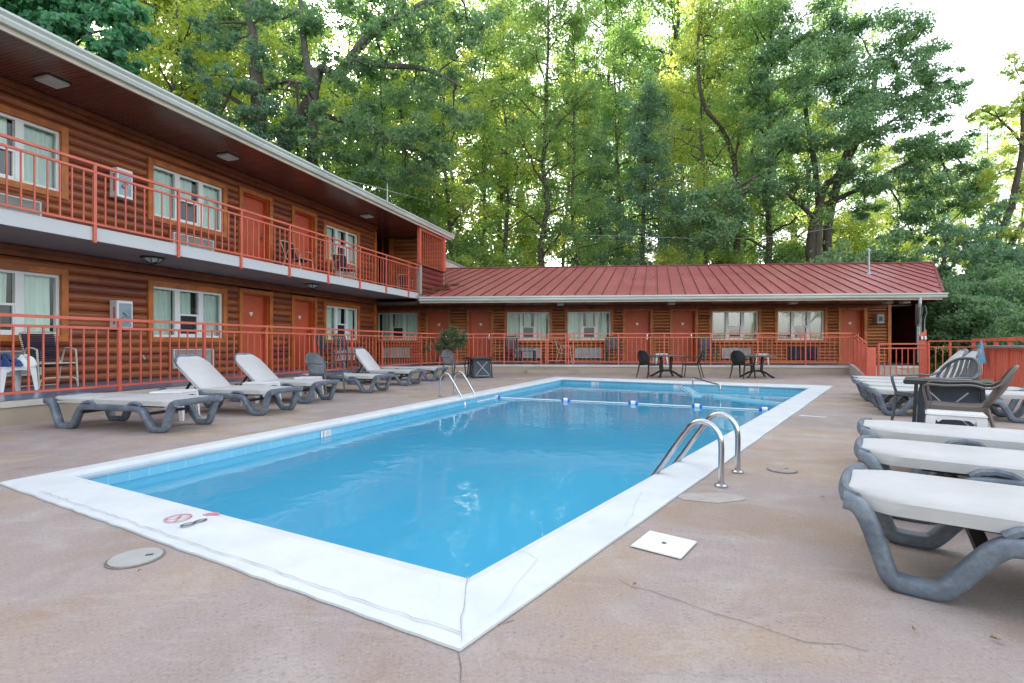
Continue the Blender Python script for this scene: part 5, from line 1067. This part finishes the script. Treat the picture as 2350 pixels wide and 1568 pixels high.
def tree_proto(kind, seed):
    rg = random.Random(seed); tm = MB(); cl = []
    cfg = dict(tall=(24, .24, 26, 3.4, .20, 1.15, 'leaf', 330, .19), yel=(22, .20, 26, 3.3, .16, 1.2, 'leafyel', 330, .20), slim=(23, .17, 22, 2.2, .10, .85, 'leaf', 300, .17),
               fir=(19, .26, 40, 3.0, .10, 1.0, 'leafdark', 330, .17), broad=(17, .34, 26, 5.6, .28, 1.5, 'leafoak', 420, .22), bush=(7.5, .10, 20, 2.6, .04, 1.05, 'leaf', 330, .16), bushy=(6.5, .10, 20, 2.6, .04, 1.05, 'leafyel', 330, .16), scrub=(7.0, .12, 22, 2.8, .03, 1.15, 'leafoak', 150, .34))[kind]
    H, r0, nl, reach, st, cr, mat, per, size = cfg
    lean = Vector((rg.uniform(-.06, .06), rg.uniform(-.04, .04), 0)); tp = [Vector((0, 0, -.4))]
    for i in range(1, 11): t = i/10; tp.append(Vector((lean.x*H*t+rg.uniform(-1, 1)*.018*H*min(1, t*3)*.5, lean.y*H*t+rg.uniform(-1, 1)*.009*H, H*t)))
    tm.tube(tp, [r0*(1-.86*(i/10))*(1.25 if i == 0 else 1) for i in range(11)], 10)
    def on(t): f_ = t*10; i = min(9, int(f_)); return tp[i].lerp(tp[i+1], f_-i)
    for i in range(nl):
        t = st+(1-st)*((i+.5)/nl)**.85; a = i*2.399+rg.uniform(-.5, .5)
        if kind == 'fir': L = reach*(1.05-t)*1.1+.4; dz = -.08*L
        elif kind == 'broad': L = reach*math.sin(math.pi*(.18+.75*t))**.8; dz = L*rg.uniform(.15, .6)
        elif kind in ('bush', 'bushy'): L = reach*(1.1-t*.7); dz = L*rg.uniform(-.1, .5)
        else: L = reach*(.55+.45*math.sin(math.pi*t))*rg.uniform(.6, 1.15); dz = L*rg.uniform(.1, .7)
        o = on(t); e_ = o+Vector((math.cos(a)*L, math.sin(a)*L, dz)); P = limb(tm, o, e_, r0*(1-.8*t)*.42+.01, .012, rg, .04)
        for k in range(3):
            q = e_+Vector((rg.gauss(0, .55), rg.gauss(0, .55), rg.gauss(0, .45)))*cr; s_ = rg.uniform(.35, .75); limb(tm, P[4], q, .015, .006, rg, .02, n=2); cl.append((q, (cr*s_, cr*s_, cr*s_*.7), .15+.7*s_*s_))
        m_ = P[3]+Vector((rg.uniform(-.6, .6), rg.uniform(-.6, .6), rg.uniform(-.2, .7))); cl.append((m_, (cr*.6, cr*.6, cr*.4), .4))
        for k in range(2):
            s_ = P[2+k*2]; e2 = s_+Vector((rg.uniform(-1, 1), rg.uniform(-1, 1), rg.uniform(-.1, .7))).normalized()*L*.38; limb(tm, s_, e2, .03, .008, rg, .03, n=3); cl.append((e2, (cr*.55, cr*.55, cr*.4), .35))
    cl.append((tp[-1], (cr, cr, cr*.9), 1.2))
    if kind in ('slim', 'tall'):
        for i in range(16): p = on(.12+.6*i/16); cl.append((p, (.55, .55, .8), .35))
    e = empty({'tall': 'tall_tree', 'yel': 'tall_tree', 'slim': 'vine_clad_tree', 'fir': 'evergreen_tree', 'broad': 'oak_tree', 'bush': 'shrub', 'bushy': 'shrub', 'scrub': 'shrub'}[kind])
    o = tm.build('trunk', 'barkgrey' if kind == 'yel' else 'bark', e, True)
    me = leaves_mesh('crown', cl, per, size, mat, seed); link('crown', me, mat, e); return e
LAB = dict(tall='tall straight mid green broadleaf tree in the wood behind the motel', yel='tall thin-trunked yellow-green tree in the wood behind the motel', slim='slender tree with leafy climbers up its trunk in the wood behind the motel',
           fir='dark blue-green evergreen tree in the wood behind the motel', broad='broad spreading tree at the back of the wood', bush='low green understory tree at the edge of the wood', bushy='low yellow-green understory tree at the edge of the wood', scrub='dark leafy shrub growing beyond the coral fence')
GRP = {k: v.split(' in the ')[0].split(' at the ')[0]+'s' for k, v in LAB.items()}
CAT = dict(tall='tree', yel='tree', slim='tree', fir='tree', broad='tree', bush='tree', bushy='tree', scrub='shrub')
PR = {k: [tree_proto(k, s) for s in ss] for k, ss in dict(tall=(1, 2), yel=(3, 4), slim=(5,), fir=(6,), broad=(7,), bush=(8,), bushy=(9,), scrub=(10,)).items()}
USED = set(); RT = random.Random(21)
def plant(kind, x, y, s=1.0, lab=None, grp=None, hz=None):
    src = RT.choice(PR[kind])
    if src.name in USED: o = copy_tree(src)
    else: USED.add(src.name); o = src
    o.location = (x, y, terrain_h(x, y)-.1); o.rotation_euler = (0, 0, RT.uniform(0, 6.28)); k = s*RT.uniform(.92, 1.08); o.scale = (k, k, hz or k)
    tag(o, lab or LAB[kind], CAT[kind], grp or GRP[kind]); return o
def atpx(px, Y): return ((px-HX)*Y/F, Y)
front = [('tall', 1238, 31, 1.02), ('slim', 1325, 30.5, .95), ('fir', 1462, 33, .92), ('yel', 1535, 37, 1), ('tall', 1760, 31, 1.05), ('slim', 1100, 34, 1), ('yel', 1040, 31, .95), ('tall', 940, 36, 1.05), ('fir', 1385, 37, .8), ('yel', 1620, 34, 1.0),
         ('yel', 1170, 38, 1.05), ('slim', 1420, 41, 1.1), ('yel', 1290, 43, 1.1), ('tall', 1680, 41, 1.15), ('yel', 1860, 42, 1.0), ('fir', 1560, 31.5, .55), ('slim', 880, 32, 1.0), ('yel', 780, 36, 1.15), ('tall', 700, 40, 1.2), ('yel', 620, 36, 1.2), ('yel', 520, 32, 1.25), ('tall', 430, 36, 1.3), ('yel', 1000, 44, 1.2)]
for k, px, Y, s in front: x, y = atpx(px, Y); plant(k, x, y, s)
for row, (Y, n, sc_k) in enumerate(((50, 13, 1.42), (68, 13, 1.75))):
    for i in range(n):
        px = 250+(1900-250)*(i+RT.uniform(.1, .9))/n; x, y = atpx(px, Y+RT.uniform(-4, 4)); plant(RT.choice(['tall', 'yel', 'tall', 'slim', 'broad']), x, y, sc_k)
for px, Y, s, k in ((2000, 55, .85, 'yel'), (2060, 50, .72, 'yel'), (2110, 60, .9, 'broad'), (2170, 52, .74, 'yel'), (2250, 58, .85, 'tall'), (2330, 50, .8, 'yel'), (2370, 44, .8, 'yel'), (2215, 46, .62, 'yel'), (2420, 55, .7, 'yel'), (2500, 46, .8, 'tall'), (2050, 44, .55, 'bush'), (2300, 40, .8, 'bush')): x, y = atpx(px, Y); plant(k, x, y, s)
for i in range(19):
    px = 1010+1180*(i+RT.uniform(.2, .8))/19; x, y = atpx(px, RT.uniform(30.5, 35)); plant(RT.choice(['bush', 'bushy', 'bushy']), x, y, RT.uniform(.7, 1.0))
for i in range(9):
    px = 1000+1150*(i+RT.uniform(.2, .8))/9; x, y = atpx(px, RT.uniform(39, 47)); plant(RT.choice(['bush', 'bushy', 'bushy']), x, y, RT.uniform(1.1, 1.5))
for x, y, s in ((atpx(385, 26.5)+(1.15,)), (atpx(325, 29)+(1.2,)), (atpx(450, 29)+(1.1,)), (atpx(1150, 45)+(1.5,)), (atpx(1500, 44)+(1.55,)), (atpx(1595, 47)+(1.6,)), (atpx(1380, 48)+(1.6,))): plant('yel' if x < -9 else 'tall', x, y, s)
for i in range(12):
    px = 300+700*i/12; x, y = atpx(px, RT.uniform(27, 33)); plant(RT.choice(['bush', 'bushy']), x, y, RT.uniform(1.1, 1.6))
for x, y, s in ((17.6, 19.0, .36), (18.0, 21.8, .46), (18.5, 20, .46), (20.5, 22, .55), (23, 20, .5), (16, 26, .7), (20, 27, .75), (25, 25, .75), (29, 23, .8), (16.6, 16.2, .28), (18, 15, .3), (20, 17.2, .33)): plant('scrub', x, y, s*1.05)
for x, y, s in ((-27, 2, 1.0), (-30, 12, 1.1), (-25, 20, 1.0), (-34, -6, 1.1), (-24, -12, .9), (-38, 18, 1.2), (-30, 27, 1.1), (-22, 29, 1.0)): plant(RT.choice(['yel', 'tall', 'broad']), x, y, s)
# wood on the far side of the yard, behind the viewer (it is what the windows mirror)
for i in range(13):
    a = R(-158+136*i/12); rr = RT.uniform(27, 36); plant(RT.choice(['yel', 'broad', 'tall']), rr*math.cos(a)+4, rr*math.sin(a), .8, 'tall sunlit tree across the yard behind the camera', 'trees across the yard behind the camera')

def hero(name, label, Ybase, root_px, limbs, blobs, leafmat_, size, per, seed, depth=2.4, bark='bark', sub=11):
    """limbs: polylines of (column, row, distance) with radii; blobs: (column, row, radius, distance)"""
    rg = random.Random(seed); b = P3(root_px[0], root_px[1], Ybase); gz = terrain_h(b.x, b.y); e = empty(name, (b.x, b.y, gz), 0, label, 'tree'); o3 = Vector((b.x, b.y, gz)); tm = MB(); pts_all = []
    for r0, r1, P in limbs:
        Q = [P3(px, py, Y)-o3 for px, py, Y in P]
        if r0 > .2: Q = [Vector((Q[0].x*.9, Q[0].y, -.4))]+Q
        S = smoothpath(Q, 4); k = len(S); tm.tube([p+Vector((rg.uniform(-1, 1), rg.uniform(-1, 1), 0))*.03 for p in S], [r0+(r1-r0)*i/(k-1) for i in range(k)], 9); pts_all += S
    cl = []
    for px, py, rp, Y in blobs:
        c0 = P3(px, py, Y)-o3; rr = rp*Y/F; nsub = sub
        near = min(pts_all, key=lambda p: (p-c0).length); 
        if (near-c0).length > .5: limb(tm, near, c0, .07, .02, rg, .03)
        for k in range(nsub):
            d = Vector((rg.gauss(0, 1), rg.gauss(0, 1)*.9, rg.gauss(0, .75))); d = d.normalized()*rr*rg.uniform(.3, 1.05); c = c0+d; s = rr*rg.uniform(.18, .45)
            if k < 4: limb(tm, c0, c, .03, .008, rg, .0, n=3)
            cl.append((c, (s, s, s*.62), s**2*1.1+.05))
    tm.build('trunk', bark, e, True); link('crown', leaves_mesh('crown', cl, per, size, leafmat_, seed), leafmat_, e); return e
Y0 = 30
hero('oak_tree', 'large dark green oak with wide crown rising behind the right half of the red roof', Y0, (1872, 700), [
    (.42, .26, [(1868, 640, Y0), (1862, 560, Y0), (1880, 480, Y0-.3)]), (.24, .12, [(1880, 480, Y0-.3), (1925, 400, Y0-1), (1965, 330, Y0-1.5), (2000, 240, Y0-1), (2010, 150, Y0)]), (.2, .08, [(1880, 480, Y0), (1870, 380, Y0+1), (1850, 250, Y0+1), (1860, 120, Y0)]),
    (.15, .05, [(1890, 470, Y0), (1980, 430, Y0-1), (2070, 380, Y0-2), (2150, 340, Y0-2)]), (.14, .05, [(1870, 500, Y0), (1800, 440, Y0-1), (1740, 400, Y0-1.5)]), (.12, .04, [(1965, 330, Y0-1.5), (2060, 270, Y0-2), (2140, 210, Y0-2)]), (.3, .2, [(1905, 640, Y0+.5), (1900, 520, Y0+.6), (1935, 380, Y0+.5), (1990, 230, Y0+1)])],
    [(1800, 95, 75, 31), (1890, 70, 80, 30), (1975, 85, 78, 29), (2055, 120, 75, 29), (2125, 150, 60, 28.5), (2165, 200, 48, 28.5), (1760, 190, 80, 31), (1860, 200, 85, 29), (1960, 200, 85, 28), (2060, 215, 80, 28.5), (2130, 260, 62, 28.5), (1790, 320, 80, 29), (1900, 310, 80, 28), (2010, 310, 85, 27.5), (2110, 340, 75, 28), (2195, 350, 55, 28),
     (2240, 400, 40, 28.5), (1720, 430, 80, 28.5), (1650, 470, 70, 28.5), (1590, 500, 55, 28.5), (1640, 540, 55, 28), (1840, 420, 55, 29), (1950, 400, 60, 28.5), (2060, 440, 70, 28), (2160, 450, 70, 28), (2215, 480, 55, 28), (2090, 530, 55, 28.5), (2170, 560, 50, 28.5), (1990, 480, 40, 30)], 'leafoak', .21, 520, 41)
hero('leaning_tree', 'big leaning tree with thick grey limbs rising behind the two-storey wing', 25, (660, 420), [
    (.36, .30, [(650, 350, 25), (690, 270, 25), (720, 215, 24.5)]), (.26, .13, [(720, 215, 24.5), (775, 170, 24), (840, 90, 23.5), (900, 45, 23), (1000, 0, 22.5), (1100, -40, 22)]), (.2, .08, [(720, 215, 24.5), (700, 120, 25), (690, 0, 25.5), (700, -120, 26)]),
    (.18, .05, [(800, 140, 24), (880, 150, 23), (980, 160, 22.5), (1060, 200, 22)]), (.16, .05, [(700, 250, 25), (760, 270, 24), (850, 300, 23.5), (930, 340, 23)])],
    [(820, 180, 85, 24), (900, 110, 80, 23), (985, 60, 80, 22.5), (1070, 40, 75, 22.5), (1040, 140, 75, 22.5), (950, 200, 80, 23), (860, 290, 80, 23.5), (960, 310, 75, 23), (1040, 250, 65, 23), (760, 350, 60, 24), (850, 390, 60, 24), (930, 400, 60, 24), (1010, 370, 60, 24), (740, 60, 80, 25), (830, 30, 80, 24), (920, -10, 80, 24), (640, 20, 80, 25), (560, 60, 70, 26), (690, 160, 50, 26), (722, 255, 38, 22.6), (690, 190, 36, 22.6), (775, 140, 42, 22), (660, 300, 34, 22.6), (850, 60, 42, 21.6), (620, 200, 34, 22.6), (740, 310, 40, 22.4)], 'leafoak', .19, 430, 43, bark='barkgrey')
hero('twin_tree', 'upright dark-leaved tree with a bare ivy stub left of the leaning tree', 23, (585, 420), [
    (.38, .30, [(590, 340, 23), (595, 250, 23), (585, 150, 23.3)]), (.24, .1, [(585, 150, 23.3), (570, 40, 23.6), (590, -80, 24)]), (.15, .05, [(592, 270, 23), (540, 230, 22.5), (480, 200, 22)]), (.14, .05, [(590, 220, 23), (640, 190, 22.5), (690, 190, 22)])],
    [(480, 215, 45, 22), (540, 190, 42, 22), (560, 270, 45, 22), (640, 240, 45, 22), (610, 310, 42, 22.5), (500, 290, 40, 22.5), (650, 330, 36, 22.5), (600, 130, 45, 23), (520, 100, 45, 23), (460, 60, 45, 23), (440, 150, 38, 23), (545, 335, 34, 23), (690, 300, 34, 23), (600, 40, 50, 23.5)], 'leafdark', .15, 620, 44)
hero('climber_covered_tree', 'tree smothered in broad-leaved climber above the left roof', 19, (150, 260), [(.35, .15, [(160, 200, 19), (150, 60, 19.2), (140, -100, 19.5)])],
    [(-60, -60, 90, 19), (20, 0, 80, 18.6), (90, -10, 80, 18.6), (170, 10, 75, 18.6), (245, 20, 70, 18.6), (120, 60, 60, 18.2), (200, 80, 60, 18.2), (265, 100, 50, 18.2), (300, 60, 45, 18.5), (290, 150, 38, 18.4), (60, -90, 90, 19.5), (180, -90, 90, 19.5), (40, 50, 60, 18.4), (230, 140, 45, 18.4)], 'leafvine', .30, 620, 45, sub=8)
hero('s_bend_tree', 'dark bare-limbed tree with an S-bent fork against the bright wood', 33, (1690, 620), [
    (.24, .17, [(1692, 600, 33), (1690, 480, 33), (1686, 370, 33)]), (.15, .08, [(1686, 370, 33), (1660, 300, 33), (1620, 250, 32.8), (1603, 180, 32.8), (1604, 80, 33), (1612, -30, 33)]), (.09, .04, [(1686, 370, 33), (1702, 290, 33), (1728, 220, 33), (1722, 170, 33), (1740, 90, 33)])],
    [(1604, 40, 45, 33), (1650, 90, 45, 33.5), (1740, 80, 40, 33), (1700, 30, 45, 33), (1640, 180, 30, 33)], 'leaf', .17, 300, 46)
hero('edge_tree', 'sparse yellow-green tree leaning in at the right edge of the photo', 26, (2270, 720), [
    (.22, .15, [(2262, 650, 26), (2285, 560, 26), (2320, 480, 25.5)]), (.15, .05, [(2320, 480, 25.5), (2345, 350, 25), (2350, 230, 25), (2370, 120, 25)]), (.17, .06, [(2300, 600, 25.6), (2345, 520, 25), (2420, 450, 25)]), (.07, .02, [(2345, 330, 25), (2290, 270, 25), (2240, 250, 25)])],
    [(2330, 160, 34, 25), (2350, 240, 40, 25), (2290, 270, 32, 25), (2245, 262, 22, 25), (2340, 330, 40, 25), (2290, 400, 45, 25.5), (2340, 440, 50, 25.5), (2260, 470, 40, 26), (2300, 540, 50, 25.5), (2350, 600, 50, 25), (2240, 590, 50, 26), (2200, 640, 45, 25), (2280, 680, 45, 25), (2340, 690, 40, 25), (2160, 690, 38, 25), (2200, 560, 35, 26)], 'leafyel', .17, 420, 47)
hero('street_tree', 'dark forked tree in shade beyond the fence at the right', 24, (2250, 800), [
    (.26, .2, [(2232, 790, 24), (2232, 720, 24), (2215, 650, 24)]), (.2, .1, [(2255, 790, 24.2), (2262, 700, 24.2), (2280, 620, 24)]), (.12, .04, [(2225, 710, 24), (2180, 650, 24), (2140, 620, 23.5)]), (.1, .04, [(2275, 790, 24.5), (2290, 700, 24.5), (2330, 650, 24)])],
    [(2170, 600, 45, 23.5), (2220, 560, 50, 23.5), (2280, 580, 50, 23.5), (2330, 630, 45, 24), (2140, 650, 38, 23.5), (2290, 500, 45, 24), (2180, 520, 40, 24), (2240, 630, 40, 24.5), (2310, 740, 34, 24.5), (2140, 740, 34, 22), (2180, 760, 34, 22)], 'leafdark', .16, 420, 48)
# shrub in the planting bed
e = empty('shrub', (0, 0, 0), 0, 'rounded pale-tipped shrub in the planting bed behind the left railing', 'shrub'); b = G(1003, 826, WALK+.02); b = Vector((-2.62, 17.05, WALK)); e.location = b
rg = random.Random(3); tm = MB(); cl = []
for px, py, rp in ((1000, 790, 22), (1030, 785, 24), (1022, 768, 22), (1048, 768, 20), (1058, 785, 16), (985, 798, 12), (1010, 800, 16), (1042, 798, 18), (1035, 757, 12), (1066, 775, 9)):
    c0 = P3(px, py, 16.9)-b; rr = rp*16.9/F; limb(tm, (0, 0, 0), c0, .022, .006, rg, .1)
    for k in range(5): d = Vector((rg.gauss(0, 1), rg.gauss(0, 1), rg.gauss(0, .7))).normalized()*rr*rg.uniform(.3, .9); cl.append((c0+d, (rr*.42, rr*.42, rr*.35), 1)); limb(tm, c0, c0+d, .006, .003, rg, 0, n=3)
M['leafshrub'] = leafmat('pale_shrub_leaves', [(0, (.045, .095, .05)), (.5, (.09, .15, .08)), (1, (.26, .27, .20))], .3, (.9, 1.1, .6))
tm.build('stem', 'bark', e, True); link('crown', leaves_mesh('crown', cl, 120, .055, 'leafshrub', 50), 'leafshrub', e)
# ground cover below the trees
rg = np.random.default_rng(5); cl = []
for i in range(420):
    px = rg.uniform(250, 2500); Y = rg.uniform(29.5, 70); x, y = atpx(px, Y); cl.append(((x, y, terrain_h(x, y)+.3), (1.6, 1.6, .55), 1))
for i in range(120): x, y = rg.uniform(13.5, 40), rg.uniform(8, 28); cl.append(((x, y, terrain_h(x, y)+.25), (1.0, 1.0, .35), 1))
cl = [c for c in cl if not (c[0][0] < 15.2 and c[0][1] < 19)]
o = link('undergrowth', leaves_mesh('undergrowth', cl, 130, .22, 'leafyel', 51, up=.8), 'leafyel'); tag(o, kind='stuff', label='yellow-green undergrowth covering the floor of the wood', cat='undergrowth')
# overhead wires
for pts, lab in (([P3(500, 322, 24), P3(690, 385, 22.5), Vector(P3(889, 437, 19.3)), P3(1000, 470, 30), P3(1180, 540, 33)], 'thin utility wire running past the roof mast over the long eave'),
                 ([P3(1180, 538, 30), P3(1400, 541, 29), P3(1640, 548, 28.5), P3(1800, 540, 28.5), P3(1960, 512, 29), P3(2050, 470, 30)], 'thin utility wire sagging above the red metal roof')):
    m = MB(); m.tube(smoothpath(pts, 6), .014, 5); o = m.build('utility_wire', 'wire'); tag(o, lab, 'wire')

cl = []
for i in range(60):
    t = rg.random(); x = ql.x+(q_.x-ql.x)*t+.12+abs(rg.normal())*.28; y = ql.y+(q_.y-ql.y)*t+rg.normal()*.08; y = max(y, EY+.06); v = WF(x, y); cl.append(((v.x, v.y, zr(y)+.03), (.14, .14, .015), 1))
for i in range(70): x = rg.uniform(xg0+1, XF(2150, EY)); y = rg.uniform(EY+.1, RY-.3); v = WF(x, y); cl.append(((v.x, v.y, zr(y)+.02), (.3, .3, .01), .12))
o = link('leaf_litter', leaves_mesh('leaf_litter', cl, 26, .06, 'litter', 77, up=3), 'litter'); tag(o, kind='stuff', label='dry leaf litter caught on the red metal roof', cat='leaf litter')
